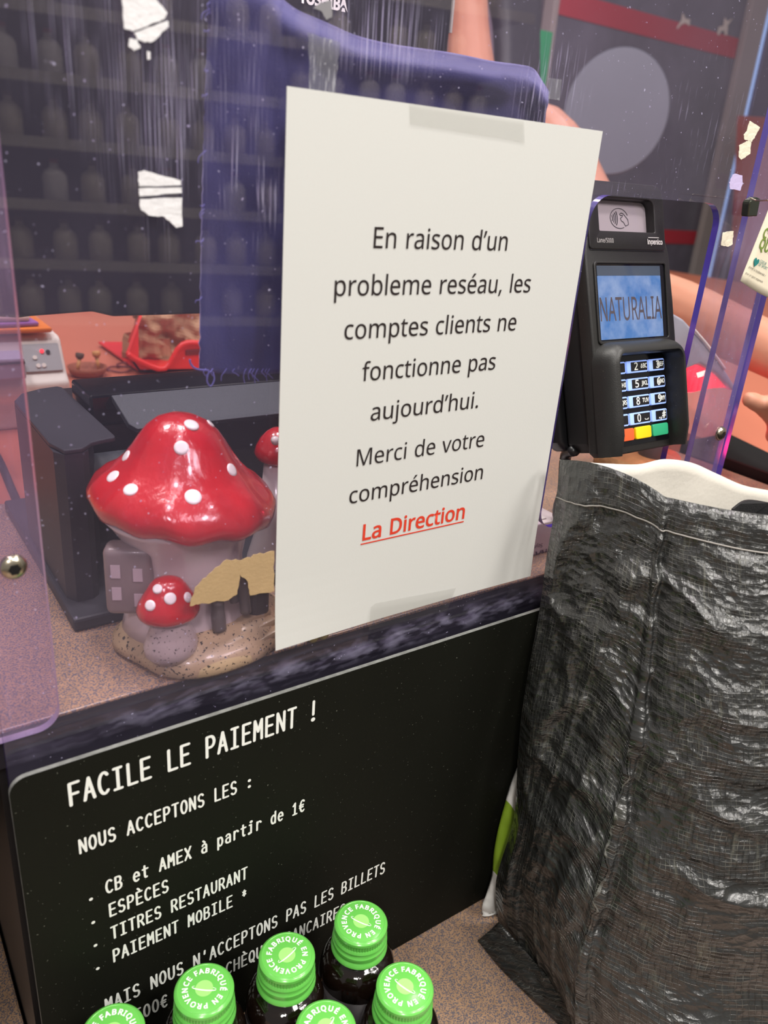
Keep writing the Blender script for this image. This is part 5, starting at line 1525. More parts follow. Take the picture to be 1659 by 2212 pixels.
bm = ring(.0101, .0006, 20, 300, sy=.72)
for r in (.0042, .0060, .0078, .0096):
    merge(bm, ring(r, .0008, -32, 32, 10, cx_ - .0112, cy_))
hand = [(.0006, .0030), (.0024, .0040), (.0048, .0034), (.0096, -.0006), (.0100, -.0040), (.0066, -.0052), (.0046, -.0026), (.0022, -.0016), (.0012, .0002), (.0034, .0012), (.0040, .0024), (.0018, .0020), (.0006, .0030)]
for (ax, ay), (bx, by) in zip(hand, hand[1:]):
    d_ = Vector((bx - ax, by - ay))
    nn = Vector((-d_.y, d_.x)).normalized() * .00025
    bm.faces.new([bm.verts.new((cx_ + q[0], cy_ + q[1], ztp)) for q in ((ax + nn.x, ay + nn.y), (bx + nn.x, by + nn.y), (bx - nn.x, by - nn.y), (ax - nn.x, ay - nn.y))])
put('contactless_symbol', bm, mat('symbol_grey', rgb(52, 50, 56), rough=.5), pan, local=True)
M_PRINT = mat('pale_grey_print', rgb(206, 204, 198), rough=.6)
TF = lambda x, y, z: Matrix.Translation((x, y, z))
o = lettering('Lane/5000', TM @ TF(-.0338, .0412, .0016), .0031, M_PRINT, ct, width=.0172)
o = lettering('ingenico', TM @ TF(.0212, .0410, .0016), .0034, M_PRINT, ct, width=.0172, bold=.0002)
bm = box((.0222, .0455, .0014), (.0345, .0460, .0016))
put('logo_bar', bm, M_PRINT, ct, local=True)
tflat([rrect(-.0405, .0362, .0418, .0370, .0003, 2)], 0, .0006, 'groove_line', M_GREYPL, ct)
# display
bez = tflat([rrect(-.0385, -.0295, .0425, .0285, .003, 4), rrect(-.0365, -.0275, .0405, .0268, .002, 4)], -.0005, .0014, 'screen_frame', M_PLASTIC, ct, .0005)
scrn = tflat([rrect(-.0365, -.0275, .0405, .0268, .002, 4)], -.001, .0002, 'screen_glass', M_GLOSSBLACK, ct)
sm = bpy.data.materials.new('lit_display')
sm.use_nodes = True
nt = sm.node_tree
p = nt.nodes['Principled BSDF']
p.inputs['Base Color'].default_value = (.02, .03, .05, 1)
p.inputs['Roughness'].default_value = .08
tc = N(nt, 'ShaderNodeTexCoord')
nz = N(nt, 'ShaderNodeTexNoise')
nz.inputs['Scale'].default_value = 55
nz.inputs['Detail'].default_value = 4
nt.links.new(tc.outputs['Object'], nz.inputs['Vector'])
cr = N(nt, 'ShaderNodeValToRGB')
cr.color_ramp.elements[0].position = .38
cr.color_ramp.elements[0].color = rgb(70, 122, 190)
cr.color_ramp.elements[1].position = .68
cr.color_ramp.elements[1].color = rgb(150, 172, 214)
nt.links.new(nz.outputs['Fac'], cr.inputs['Fac'])
nt.links.new(cr.outputs['Color'], p.inputs['Emission Color'])
p.inputs['Emission Strength'].default_value = .85
lit = tflat([rrect(-.0350, -.0263, .0352, .0185, .0004, 2)], .0002, .0004, 'lit_picture', sm, scrn)
tflat([rrect(-.0350, .0186, .0352, .0255, .0004, 2)], .0002, .0004, 'status_bar', mat('status_bar', rgb(60, 66, 76), rough=.1, emit=rgb(66, 84, 104), estr=.35), scrn)
lettering('NATURALIA', TM @ TF(-.0345, -.0132, .0007), .0165, mat('display_brown', rgb(70, 62, 66), rough=.3, emit=rgb(60, 56, 64), estr=.6), scrn, width=.0685, bold=.00008)
# keypad field, keys
tflat([rrect(-.036, -.1045, .036, -.0385, .003, 4)], 0, .0006, 'keypad', M_GLOSSBLACK, ct)
M_KEYLIT = mat('backlit_key', rgb(150, 175, 235), rough=.4, emit=rgb(140, 168, 240), estr=.72)
M_KEYDK = mat('key_face', rgb(26, 24, 28), rough=.35)
cols = [(-.0312, -.0138), (-.0120, .0114), (.0132, .0310)]
rows4 = [-.0472, -.0599, -.0726, -.0852]
words = [[('1', ''), ('2', 'ABC'), ('3', 'DEF')], [('4', 'GHI'), ('5', 'JKL'), ('6', 'MNO')], [('7', 'PQRS'), ('8', 'TUV'), ('9', 'WXY')], [('*', ''), ('0', ''), ('.,#', '')]]
for r, yc in enumerate(rows4):
    for c, (xa, xb) in enumerate(cols):
        k = tflat([rrect(xa, yc - .0046, xb, yc + .0042, .0012, 3)], .0005, .0026, 'key', M_KEYLIT, ct, .0004)
        inset = .0042 if c else .0008
        f_ = tflat([rrect(xa + inset, yc - .0034, xb - .0008, yc + .0032, .0004, 2)], .00262, .0028, 'key_face', M_KEYDK, k)
        big, small = words[r][c]
        xs = xa + inset + .0014
        if big == '*':
            big = '.'
        lettering(big, TM @ TF(xs + (.0022 if c else .0), yc - .0026, .0030), .0054, M_WHITEINK, k, width=.0037 if len(big) == 1 else .008, bold=.00015)
        if small:
            lettering(small, TM @ TF(xb - .0088, yc - .0014, .0030), .0031, M_WHITEINK, k, width=.0074, bold=.0001)
        if big == '0':
            bm = box((xb - .0072, yc - .0020, .0028), (xb - .0030, yc - .0015, .0030))
            bm_box(bm, (xb - .0072, yc - .0020, .0028), (xb - .0067, yc - .0008, .0030))
            bm_box(bm, (xb - .0035, yc - .0020, .0028), (xb - .0030, yc - .0008, .0030))
            put('space_mark', bm, M_WHITEINK, k, local=True)
for (xa, xb), m_ in zip(((-.0312, -.0088), (-.0068, .0110), (.0130, .0312)), (mat('red_key', rgb(236, 92, 48), rough=.4, emit=rgb(236, 92, 48), estr=.2), mat('yellow_key', rgb(244, 200, 20), rough=.4, emit=rgb(244, 200, 20), estr=.15), mat('green_key', rgb(46, 158, 112), rough=.4, emit=rgb(46, 158, 112), estr=.15))):
    tflat([rrect(xa, -.1008, xb, -.0918, .0014, 3)], .0005, .0030, 'key', m_, ct, .0006)
# privacy shield: a raised wall on three sides
path = []
for (x, y) in [(-.0370, -.1095), (-.0370, -.095), (-.0370, -.08), (-.0370, -.065), (-.0370, -.052)] + [(-.030 + .007 * cos(a), -.045 + .0085 * sin(a)) for a in [pi - k * pi / 12 for k in range(7)]] + \
        [(-.015, -.0365), (0, -.0365), (.015, -.0365)] + [(.030 + .007 * cos(a), -.045 + .0085 * sin(a)) for a in [pi / 2 - k * pi / 12 for k in range(7)]] + [(.0370, -.052), (.0370, -.065), (.0370, -.08), (.0370, -.095), (.0370, -.1095)]:
    path.append(Vector((x, y, 0)))
bm = bmesh.new()
prev = None
for i, q in enumerate(path):
    d_ = (path[min(i + 1, len(path) - 1)] - path[max(i - 1, 0)]).normalized()
    nrm = Vector((-d_.y, d_.x, 0))          # outward (left of travel)
    top = .0165
    edge = min(i, len(path) - 1 - i)
    prof = [(.0085, -.001), (.0076, .006), (.0056, .0115), (.0030, .0150), (.0010, top), (-.0008, top), (-.0018, top - .002), (-.0022, 0)]
    ringv = [bm.verts.new(q + nrm * a + Vector((0, 0, b * (1 if i not in (0, len(path) - 1) else .8)))) for a, b in prof]
    if prev:
        for a in range(len(prof) - 1):
            bm.faces.new((prev[a], prev[a + 1], ringv[a + 1], ringv[a]))
    else:
        bm.faces.new(ringv)
    prev = ringv
bm.faces.new(prev[::-1])
put('privacy_shield', bm, M_PLASTIC, ct, smooth=True, angle=50, local=True)
# stand to the counter
a = TM @ Vector((0, -.06, -.05))
b = Vector((a.x - .02, .125, TOP_Z + .012))
st = tube(smooth_path([a, a + Vector((0, .03, -.02)), Vector((b.x, b.y, b.z + .05)), b], 5), .012, 16)
bm_lathe(st, [(0, 0), (.038, 0), (.038, .008), (.015, .013), (0, .013)], (b.x, b.y, TOP_Z), 32)
put('stand', st, M_BLACKLAM, ct, smooth=True, angle=40)
a = TM @ Vector((-.038, -.105, -.03))
put('cable', tube(smooth_path([a, oy(1222, 985, .04), oy(1216, 1060, .035), oy(1205, 1110, .038), oy(1225, 1160, .045)], 5), .0045, 10), M_BLACKLAM, ct, smooth=True)

# ------------------------------------------------------------------ black woven bag
def lerp_px(tab, t):
    n = len(tab) - 1
    x = t * n
    i = min(int(x), n - 1)
    f = x - i
    p0, p1, p2, p3 = (Vector(tab[max(i - 1, 0)]), Vector(tab[i]), Vector(tab[i + 1]), Vector(tab[min(i + 2, n)]))
    return .5 * ((2 * p1) + (p2 - p0) * f + (2 * p0 - 5 * p1 + 4 * p2 - p3) * f * f + (3 * p1 - p0 - 3 * p2 + p3) * f ** 3)


PX_L = [(1210, 993), (1200, 1090), (1181, 1200), (1165, 1320), (1143, 1440), (1126, 1550), (1118, 1650), (1109, 1772), (1072, 1900), (1076, 1990)]
PX_M = [(1320, 1010), (1312, 1110), (1294, 1230), (1276, 1350), (1256, 1470), (1236, 1590), (1212, 1710), (1186, 1830), (1166, 1960), (1170, 2100)]
PX_C = [(1437, 1072), (1424, 1160), (1408, 1290), (1392, 1420), (1372, 1550), (1344, 1690), (1310, 1830), (1280, 1960), (1250, 2090), (1258, 2232)]
PX_R = [(1800, 1128), (1800, 1240), (1800, 1370), (1800, 1500), (1800, 1640), (1800, 1780), (1800, 1930), (1800, 2090), (1790, 2260), (1760, 2440)]
NT = 170
yl0, yl1 = -.014, oz(1076, 1990, SHELF_Z + .002).y
ym0, ym1 = -.052, -.078
pc = oz(1258, 2232, SHELF_Z + .002)
pr = oz(1760, 2440, SHELF_Z + .002)
yc0, yc1 = -.088, pc.y
cols_pts = []
for j in range(NT + 1):
    t = j / NT
    L = lerp_px(PX_L, t)
    Mm = lerp_px(PX_M, t)
    Cc = lerp_px(PX_C, t)
    Rr = lerp_px(PX_R, t)
    vL = oy(L.x, L.y, yl0 + (yl1 - yl0) * t)
    vC = oy(Cc.x, Cc.y, yc0 + (yc1 - yc0) * t)
    vM = oy(Mm.x, Mm.y, (vL.y + vC.y) / 2 - .004)
    vR = oy(Rr.x, Rr.y, vC.y - .075 + (pr.y - pc.y + .075) * t)
    for q in (vL, vM, vC, vR):
        q.z = max(q.z, SHELF_Z + .002)
    cols_pts.append((vL, vM, vC, vR))


def bag_rows(nA, nB):
    rows = []
    for j, (vL, vM, vC, vR) in enumerate(cols_pts):
        row = []
        for i in range(nA):
            s = i / nA
            q = (vL * (1 - s) * (1 - 2 * s) + vM * 4 * s * (1 - s) + vC * s * (2 * s - 1))
            row.append(q)
        for i in range(nB + 1):
            s = i / nB
            q = vC.lerp(vR, s)
            q += Vector((-.55, -.83, 0)) * (.016 * sin(pi * min(1, s * 1.25)) * min(1, .4 + j / NT))
            row.append(q)
        rows.append(row)
    return rows


nA, nB = 90, 130
rows = bag_rows(nA, nB)
bm = bmesh.new()
uvl = bm.loops.layers.uv.new('UVMap')
grid = []
dispd = {}
for j, row in enumerate(rows):
    gr = []
    t = j / NT
    for i, q in enumerate(row):
        nv_ = Vector((-.80, -.55, 0)) if i < nA else Vector((-.5, -.86, 0))
        u = i / (nA + nB)
        edge_fix = min(1, i / 10) if i < nA else 1
        a = q.x * 8 + q.y * 8
        h = q.z
        # crumpled plastic: flat facets between creases, with ridges running across and down
        d = .0050 * noise.noise((a * 1.4, h * 5, 3)) + .0030 * noise.noise((a * 4, h * 19, 5))
        w1 = noise.noise((a * 3, h * 9, 21)) * .35
        d += .0075 * (noise.voronoi((a * 1.9 + w1, h * 17 + w1, 2))[0][0] - .35)
        d += .0048 * (noise.voronoi((a * 4.2 + w1, h * 52, 8))[0][0] - .35)
        rg = 1 - abs(noise.noise((a * 2 + h * 5, h * 20 - a, 11))) * 4.2
        d += .0058 * max(0, rg)
        rg = 1 - abs(noise.noise((a * 5, h * 4 + 3, 15))) * 4.5
        d += .0022 * max(0, rg)
        k = min(1, t * 9 + .12)
        # raised seam at the corner
        ic = abs(i - nA)
        d += .0035 * math.exp(-(ic / 2.2) ** 2) * (1 if i >= nA - 3 else .6) - .0020 * math.exp(-((i - nA - 6) / 3.0) ** 2)
        # hem stitch groove
        d -= .0012 * math.exp(-((t - .098) / .006) ** 2)
        q2 = q + nv_ * d * k * edge_fix
        q2.z = max(q2.z, SHELF_Z + .0015)
        q2.y = min(q2.y, -.0135)
        gr.append(bm.verts.new(q2))
        dispd[(j, i)] = q2
    grid.append(gr)
ulen = [0]
for i in range(1, nA + nB + 1):
    ulen.append(ulen[-1] + (rows[NT // 2][i] - rows[NT // 2][i - 1]).length)
vlen = [0]
for j in range(1, NT + 1):
    vlen.append(vlen[-1] + (rows[j][nA] - rows[j - 1][nA]).length)
for j in range(NT):
    for i in range(nA + nB):
        f = bm.faces.new((grid[j][i], grid[j + 1][i], grid[j + 1][i + 1], grid[j][i + 1]))
        for lp_, (jj, ii) in zip(f.loops, ((j, i), (j + 1, i), (j + 1, i + 1), (j, i + 1))):
            lp_[uvl].uv = (ulen[ii], vlen[jj])


def woven():
    m = bpy.data.materials.new('black_woven_plastic')
    m.use_nodes = True
    nt = m.node_tree
    p = nt.nodes['Principled BSDF']
    uv = N(nt, 'ShaderNodeUVMap')
    uv.uv_map = 'UVMap'
    tc = N(nt, 'ShaderNodeTexCoord')
    wob = N(nt, 'ShaderNodeTexNoise')
    wob.inputs['Scale'].default_value = 45
    nt.links.new(uv.outputs['UV'], wob.inputs['Vector'])
    sub = N(nt, 'ShaderNodeVectorMath', operation='SUBTRACT')
    sub.inputs[1].default_value = (.5, .5, .5)
    nt.links.new(wob.outputs['Color'], sub.inputs[0])
    sc = N(nt, 'ShaderNodeVectorMath', operation='SCALE')
    sc.inputs['Scale'].default_value = .0042
    nt.links.new(sub.outputs[0], sc.inputs[0])
    ad = N(nt, 'ShaderNodeVectorMath', operation='ADD')
    nt.links.new(uv.outputs['UV'], ad.inputs[0])
    nt.links.new(sc.outputs[0], ad.inputs[1])
    br = N(nt, 'ShaderNodeTexBrick')
    br.inputs['Scale'].default_value = 1.0
    br.inputs['Brick Width'].default_value = .0030
    br.inputs['Row Height'].default_value = .0027
    br.inputs['Mortar Size'].default_value = .00030
    br.inputs['Mortar Smooth'].default_value = .6
    br.offset = 0.0
    nt.links.new(ad.outputs[0], br.inputs['Vector'])
    # patches where the threads show
    pz = N(nt, 'ShaderNodeTexNoise')
    pz.inputs['Scale'].default_value = 26
    pz.inputs['Detail'].default_value = 3
    nt.links.new(uv.outputs['UV'], pz.inputs['Vector'])
    pm = N(nt, 'ShaderNodeMapRange')
    pm.inputs['From Min'].default_value = .40
    pm.inputs['From Max'].default_value = .60
    nt.links.new(pz.outputs['Fac'], pm.inputs['Value'])
    th = N(nt, 'ShaderNodeMath', operation='MULTIPLY')
    nt.links.new(br.outputs['Fac'], th.inputs[0])
    nt.links.new(pm.outputs['Result'], th.inputs[1])
    # dusty scuffs along the threads, paler to paint in some sheen, stretched downwards
    mp = N(nt, 'ShaderNodeMapping')
    mp.inputs['Scale'].default_value = (300, 26, 1)
    nt.links.new(uv.outputs['UV'], mp.inputs['Vector'])
    dz = N(nt, 'ShaderNodeTexNoise')
    dz.inputs['Scale'].default_value = 1
    dz.inputs['Detail'].default_value = 3
    nt.links.new(mp.outputs['Vector'], dz.inputs['Vector'])
    dm = N(nt, 'ShaderNodeMapRange')
    dm.inputs['From Min'].default_value = .56
    dm.inputs['From Max'].default_value = .74
    dm.inputs['To Max'].default_value = .8
    nt.links.new(dz.outputs['Fac'], dm.inputs['Value'])
    d2 = N(nt, 'ShaderNodeMath', operation='MULTIPLY')
    nt.links.new(dm.outputs['Result'], d2.inputs[0])
    nt.links.new(pm.outputs['Result'], d2.inputs[1])
    mx = N(nt, 'ShaderNodeMix', data_type='RGBA')
    mx.inputs['A'].default_value = rgb(44, 45, 44)
    mx.inputs['B'].default_value = rgb(98, 98, 86)
    nt.links.new(d2.outputs[0], mx.inputs['Factor'])
    m2 = N(nt, 'ShaderNodeMix', data_type='RGBA')
    m2.inputs['B'].default_value = rgb(150, 150, 142)
    mt = N(nt, 'ShaderNodeMath', operation='MULTIPLY')
    bz = N(nt, 'ShaderNodeTexNoise')
    bz.inputs['Scale'].default_value = 130
    bz.inputs['Detail'].default_value = 2
    nt.links.new(uv.outputs['UV'], bz.inputs['Vector'])
    bm_ = N(nt, 'ShaderNodeMapRange')
    bm_.inputs['From Min'].default_value = .44
    bm_.inputs['From Max'].default_value = .62
    bm_.inputs['To Max'].default_value = .60
    nt.links.new(bz.outputs['Fac'], bm_.inputs['Value'])
    nt.links.new(bm_.outputs['Result'], mt.inputs[1])
    nt.links.new(th.outputs[0], mt.inputs[0])
    nt.links.new(mt.outputs[0], m2.inputs['Factor'])
    nt.links.new(mx.outputs['Result'], m2.inputs['A'])
    nt.links.new(m2.outputs['Result'], p.inputs['Base Color'])
    p.inputs['Roughness'].default_value = .28
    p.inputs['Coat Weight'].default_value = .3
    p.inputs['Coat Roughness'].default_value = .2
    p.inputs['Specular IOR Level'].default_value = .8
    fz = N(nt, 'ShaderNodeTexNoise')
    fz.inputs['Scale'].default_value = 170
    fz.inputs['Detail'].default_value = 5
    nt.links.new(uv.outputs['UV'], fz.inputs['Vector'])
    hm = N(nt, 'ShaderNodeMath', operation='MULTIPLY_ADD')
    nt.links.new(th.outputs[0], hm.inputs[0])
    hm.inputs[1].default_value = 1.3
    nt.links.new(fz.outputs['Fac'], hm.inputs[2])
    b = N(nt, 'ShaderNodeBump')
    b.inputs['Strength'].default_value = .9
    b.inputs['Distance'].default_value = .0014
    # facets of the crumpled film
    hh = hm.outputs[0]
    for scl, amt, sy2 in ((42, 2.6, 2.0), (120, 1.3, 1.7)):
        mp2 = N(nt, 'ShaderNodeMapping')
        mp2.inputs['Scale'].default_value = (scl, scl * sy2, 1)
        nt.links.new(ad.outputs[0], mp2.inputs['Vector'])
        vo = N(nt, 'ShaderNodeTexVoronoi', feature='F1')
        vo.inputs['Scale'].default_value = 1.0
        nt.links.new(mp2.outputs['Vector'], vo.inputs['Vector'])
        q_ = N(nt, 'ShaderNodeMath', operation='MULTIPLY_ADD')
        nt.links.new(vo.outputs['Distance'], q_.inputs[0])
        q_.inputs[1].default_value = amt
        nt.links.new(hh, q_.inputs[2])
        hh = q_.outputs[0]
    nt.links.new(hh, b.inputs['Height'])
    nt.links.new(b.outputs['Normal'], p.inputs['Normal'])
    nt.links.new(b.outputs['Normal'], p.inputs['Coat Normal'])
    return m


M_WOVEN = woven()
bag = thing('shopping_bag', 'large crumpled black woven bag with white lining standing on the packing shelf', 'bag', (.32, -.11, SHELF_Z))
o = put('outer_panels', bm, M_WOVEN, bag, smooth=True)
M_LINING = mat('white_lining', rgb(232, 226, 214), rough=.75, var=.03, var_scale=60, bump=.25, bump_scale=260)
# lining and back panel: from the left edge along the screen, then out of frame
backpx = [(1210, 993), (1250, 995), (1293, 999), (1370, 1001), (1430, 990), (1490, 998), (1545, 1022), (1600, 1046), (1659, 1058), (1800, 1085)]
bm = bmesh.new()
bt = smooth_path([oy(u, v, -.0125 - .003 * (k > 1) ) for k, (u, v) in enumerate(backpx)], 6)
prevc = None
nz_ = 40
for i, p_ in enumerate(bt):
    colv = []
    for j in range(nz_ + 1):
        t = j / nz_
        z = p_.z + (SHELF_Z + .0015 - p_.z) * t
        xx = p_.x + (cols_pts[NT][0].x - cols_pts[0][0].x) * t * (1 - i / (len(bt) - 1)) + .012 * min(1, t * 6) * (1 - i / (len(bt) - 1))
        yy = p_.y - .0025 + .0022 * noise.noise((p_.x * 25, z * 25, 2)) - (0 if i else 0)
        if i == 0:
            k2 = min(NT, int(t * NT))
            xx, yy = cols_pts[k2][0].x + .012 * min(1, t * 6), min(cols_pts[k2][0].y, -.0135)
            z = cols_pts[k2][0].z
        colv.append(bm.verts.new((xx, min(yy, -.0135), z)))
    if prevc:
        for j in range(nz_):
            bm.faces.new((prevc[j], prevc[j + 1], colv[j + 1], colv[j]))
    prevc = colv
o = put('lining', bm, M_LINING, bag, smooth=True)
so = o.modifiers.new('s', 'SOLIDIFY')
so.thickness = .0006
so.offset = 1
# far side of the bag, from the front panel back to the screen
bm = bmesh.new()
uvl2 = bm.loops.layers.uv.new('UVMap')
topb = bt[-1]
prevc = None
for i in range(13):
    s = i / 12
    colv = []
    for j in range(41):
        t = j / 40
        a_ = dispd[(min(NT, int(t * NT)), nA + nB)]
        b_ = Vector((topb.x, -.0145, topb.z + (SHELF_Z + .0015 - topb.z) * t))
        q = a_.lerp(b_, s)
        q.x += .012 * sin(pi * s) * sin(t * 9) * (1 if 0 < t < 1 else 0)
        colv.append(bm.verts.new(q))
    if prevc:
        for j in range(40):
            f = bm.faces.new((prevc[j], prevc[j + 1], colv[j + 1], colv[j]))
            for lp_, (ii, jj) in zip(f.loops, ((i - 1, j), (i - 1, j + 1), (i, j + 1), (i, j))):
                lp_[uvl2].uv = (ii * .015, jj * .01)
    prevc = colv
put('far_panel', bm, M_WOVEN, bag, smooth=True)
# printed rear panel bulging out at the lower left: white with a green band
bm = bmesh.new()
outl = [(1124, 1645), (1105, 1691), (1093, 1731), (1077, 1790), (1067, 1846), (1064, 1890), (1052, 1929), (1042, 1957), (1040, 1997), (1031, 2036)]
inn = [(1126, 1645), (1126, 1691), (1124, 1740), (1116, 1800), (1096, 1860), (1084, 1910), (1084, 1950), (1088, 1980), (1092, 2004), (1090, 2032)]
ptsA = smooth_path([Vector((a, b, 0)) for a, b in outl], 5)
ptsB = smooth_path([Vector((a, b, 0)) for a, b in inn], 5)
prevc = None
yr = [-.0135 - .012 * (k / (len(ptsA) - 1)) for k in range(len(ptsA))]
for k, (a, b) in enumerate(zip(ptsA, ptsB)):
    colv = []
    for i in range(9):
        s = i / 8
        px = a.lerp(b, s)
        p_ = oy(px.x, px.y, min(-.0135, yr[k] - .005 * sin(pi * s) + .0012 * noise.noise((k * .5, s * 2, 3))))
        p_.z = max(p_.z, SHELF_Z + .0015)
        colv.append(bm.verts.new(p_))
    if prevc:
        for i in range(8):
            bm.faces.new((prevc[i], prevc[i + 1], colv[i + 1], colv[i]))
    prevc = colv
gm = bpy.data.materials.new('white_and_green_print')
gm.use_nodes = True
nt = gm.node_tree
p = nt.nodes['Principled BSDF']
p.inputs['Roughness'].default_value = .6
tc = N(nt, 'ShaderNodeTexCoord')
sx_ = N(nt, 'ShaderNodeSeparateXYZ')
nt.links.new(tc.outputs['Object'], sx_.inputs[0])
zz0 = oy(1066, 1925, -.02).z - SHELF_Z
zz1 = oy(1110, 1715, -.016).z - SHELF_Z
mg = N(nt, 'ShaderNodeMath', operation='MULTIPLY_ADD')
nt.links.new(sx_.outputs['X'], mg.inputs[0])
mg.inputs[1].default_value = 1.6
nt.links.new(sx_.outputs['Z'], mg.inputs[2])
x_off = 1.6 * (oy(1085, 1830, -.018).x - .32)
r = N(nt, 'ShaderNodeValToRGB')
r.color_ramp.interpolation = 'CONSTANT'
r.color_ramp.elements[0].color = rgb(226, 224, 220)
e1 = r.color_ramp.elements.new(.30)
e1.color = rgb(132, 164, 38)
e2 = r.color_ramp.elements.new(.72)
e2.color = rgb(226, 224, 220)
r.color_ramp.elements[-1].color = rgb(226, 224, 220)
mr = N(nt, 'ShaderNodeMapRange')
mr.inputs['From Min'].default_value = zz0 + x_off - .045
mr.inputs['From Max'].default_value = zz1 + x_off + .045
nt.links.new(mg.outputs[0], mr.inputs['Value'])
nt.links.new(mr.outputs['Result'], r.inputs['Fac'])
nt.links.new(r.outputs['Color'], p.inputs['Base Color'])
o = put('printed_panel', bm, gm, bag, smooth=True)
so = o.modifiers.new('s', 'SOLIDIFY')
so.thickness = .0006
# bottom seam fin lying on the shelf
bm = bmesh.new()
fo = smooth_path([Vector((1032, 2032, 0)), Vector((1090, 2100, 0)), Vector((1150, 2158, 0)), Vector((1210, 2214, 0)), Vector((1262, 2262, 0))], 6)
fi = smooth_path([Vector((1078, 1992, 0)), Vector((1128, 2046, 0)), Vector((1180, 2105, 0)), Vector((1232, 2165, 0)), Vector((1270, 2240, 0))], 6)
prevc = None
for k, (a, b) in enumerate(zip(fo, fi)):
    colv = []
    for i in range(9):
        s = i / 8
        px = a.lerp(b, s)
        hgt = .0012 + .022 * s + .003 * noise.noise((k * .6, s * 4, 8)) * (s > .05)
        colv.append(bm.verts.new(oz(px.x, px.y, SHELF_Z + max(.001, hgt))))
    if prevc:
        for i in range(8):
            f = bm.faces.new((prevc[i], prevc[i + 1], colv[i + 1], colv[i]))
    prevc = colv
uvl = bm.loops.layers.uv.new('UVMap')
for f in bm.faces:
    for l in f.loops:
        l[uvl].uv = (l.vert.co.x + l.vert.co.y, l.vert.co.z * 2 + l.vert.co.y)
o = put('bottom_seam', bm, M_WOVEN, bag, smooth=True)
so = o.modifiers.new('s', 'SOLIDIFY')
so.thickness = .0008
# white stitching
stp = []
for i in range(0, nA + nB + 1, 3):
    jj = int(.098 * NT)
    q = dispd[(jj, i)]
    nv_ = Vector((-.80, -.55, 0)) if i < nA else Vector((-.5, -.86, 0))
    stp.append(q + nv_ * .0007)
put('stitching', tube(smooth_path(stp, 2), .00055, 6), mat('grey_thread', rgb(150, 146, 140), rough=.7), bag, smooth=True)
# webbing handle inside
hp = smooth_path([oy(1585, 1100, -.06), oy(1612, 1082, -.055), oy(1650, 1084, -.055), oy(1720, 1100, -.06)], 5)
put('handle', prism([Vector((q.x, q.y, q.z)) for q in hp] + [Vector((q.x, q.y, q.z - .02)) for q in hp[::-1]], (0, .0018, 0)), mat('black_webbing', rgb(24, 24, 26), rough=.8, bump=.6, bump_scale=900), bag)

# ------------------------------------------------------------------ person behind the counter
M_SKIN = mat('skin', rgb(190, 132, 108), rough=.5, var=.08, var_scale=25, sss=.15)
M_HAIR = mat('dark_hair', rgb(36, 33, 42), rough=.5, var=.3, var_scale=60, stretch=(4, 4, .4))
M_TOP = mat('dark_top', rgb(40, 40, 56), rough=.85, var=.15, var_scale=12)
pz_ = od(1012, 90, 1.62)
person = thing('person', 'person with bare neck and dark hair reaching an arm out past the card terminal', 'person', (pz_.x, pz_.y, FLOOR_Z))


def capsule_chain(bm, chain, seg=14):
    """overlapping tapered limbs: list of (point, radius)"""
    pts = smooth_path([c[0] for c in chain], 5) if len(chain) > 2 else [chain[0][0], chain[0][0].lerp(chain[1][0], .5), chain[1][0]]
    rs = smooth_path([Vector((c[1], 0, 0)) for c in chain], 5) if len(chain) > 2 else [Vector((chain[0][1], 0, 0)), Vector(((chain[0][1] + chain[1][1]) / 2, 0, 0)), Vector((chain[1][1], 0, 0))]
    bm_tube(bm, pts, [r_.x for r_ in rs], seg)
    for p_, r_ in ((chain[0]), (chain[-1])):
        t = bmesh.new()
        bmesh.ops.create_icosphere(t, subdivisions=2, radius=r_ * .99, matrix=Matrix.Translation(p_))
        merge(bm, t)


bm = bmesh.new()
neck_t, neck_b = od(1006, -70, 1.62), od(1018, 190, 1.62)
chest = Vector((neck_b.x + .03, neck_b.y + .02, neck_b.z - .17))
belly = Vector((chest.x, chest.y, chest.z - .30))
hips = Vector((chest.x, chest.y, chest.z - .50))
head_c = neck_t + Vector((-.030, -.02, .085))
capsule_chain(bm, [(neck_t, .044), (neck_t.lerp(neck_b, .5), .0425), (neck_b, .055)])
capsule_chain(bm, [(neck_b, .06), (chest, .12), (belly, .115), (hips, .13)])
t = bmesh.new()
bmesh.ops.create_icosphere(t, subdivisions=3, radius=1, matrix=Matrix.Translation(head_c + Vector((0, 0, .02))) @ Matrix.Diagonal((.092, .080, .112, 1)))
merge(bm, t)
fd = Vector((-.86, -.5, 0)).normalized()          # the face looks left towards the monitor
side_v = Vector((fd.y, -fd.x, 0))
capsule_chain(bm, [(head_c + fd * .03 + Vector((0, 0, -.05)), .045), (head_c + fd * .072 + Vector((0, 0, -.078)), .020)])
capsule_chain(bm, [(head_c + fd * .080 + Vector((0, 0, .03)), .010), (head_c + fd * .104 + Vector((0, 0, -.008)), .012)])
for s in (-1, 1):
    capsule_chain(bm, [(head_c + side_v * .08 * s + Vector((0, 0, -.015)), .009), (head_c + side_v * .084 * s + Vector((0, 0, .02)), .011)])
sh_l = od(1175, 300, 1.48)
elb = od(1385, 640, 1.14)
wr1 = od(1575, 716, .92)
wr2 = od(1735, 790, .80)
capsule_chain(bm, [(chest + Vector((0, 0, .10)), .07), (sh_l, .056), (sh_l.lerp(elb, .5), .050), (elb, .042)])
capsule_chain(bm, [(elb, .042), (elb.lerp(wr1, .5), .040), (wr1, .032), (wr2, .026)])
sh_r = chest + Vector((-.16, .03, .08))
elb_r = sh_r + Vector((-.06, -.05, -.27))
wrr = elb_r + Vector((.04, -.22, -.04))
capsule_chain(bm, [(sh_r, .058), (chest + Vector((-.02, 0, .105)), .075), (chest + Vector((.06, -.04, .10)), .07), (sh_l, .058)])
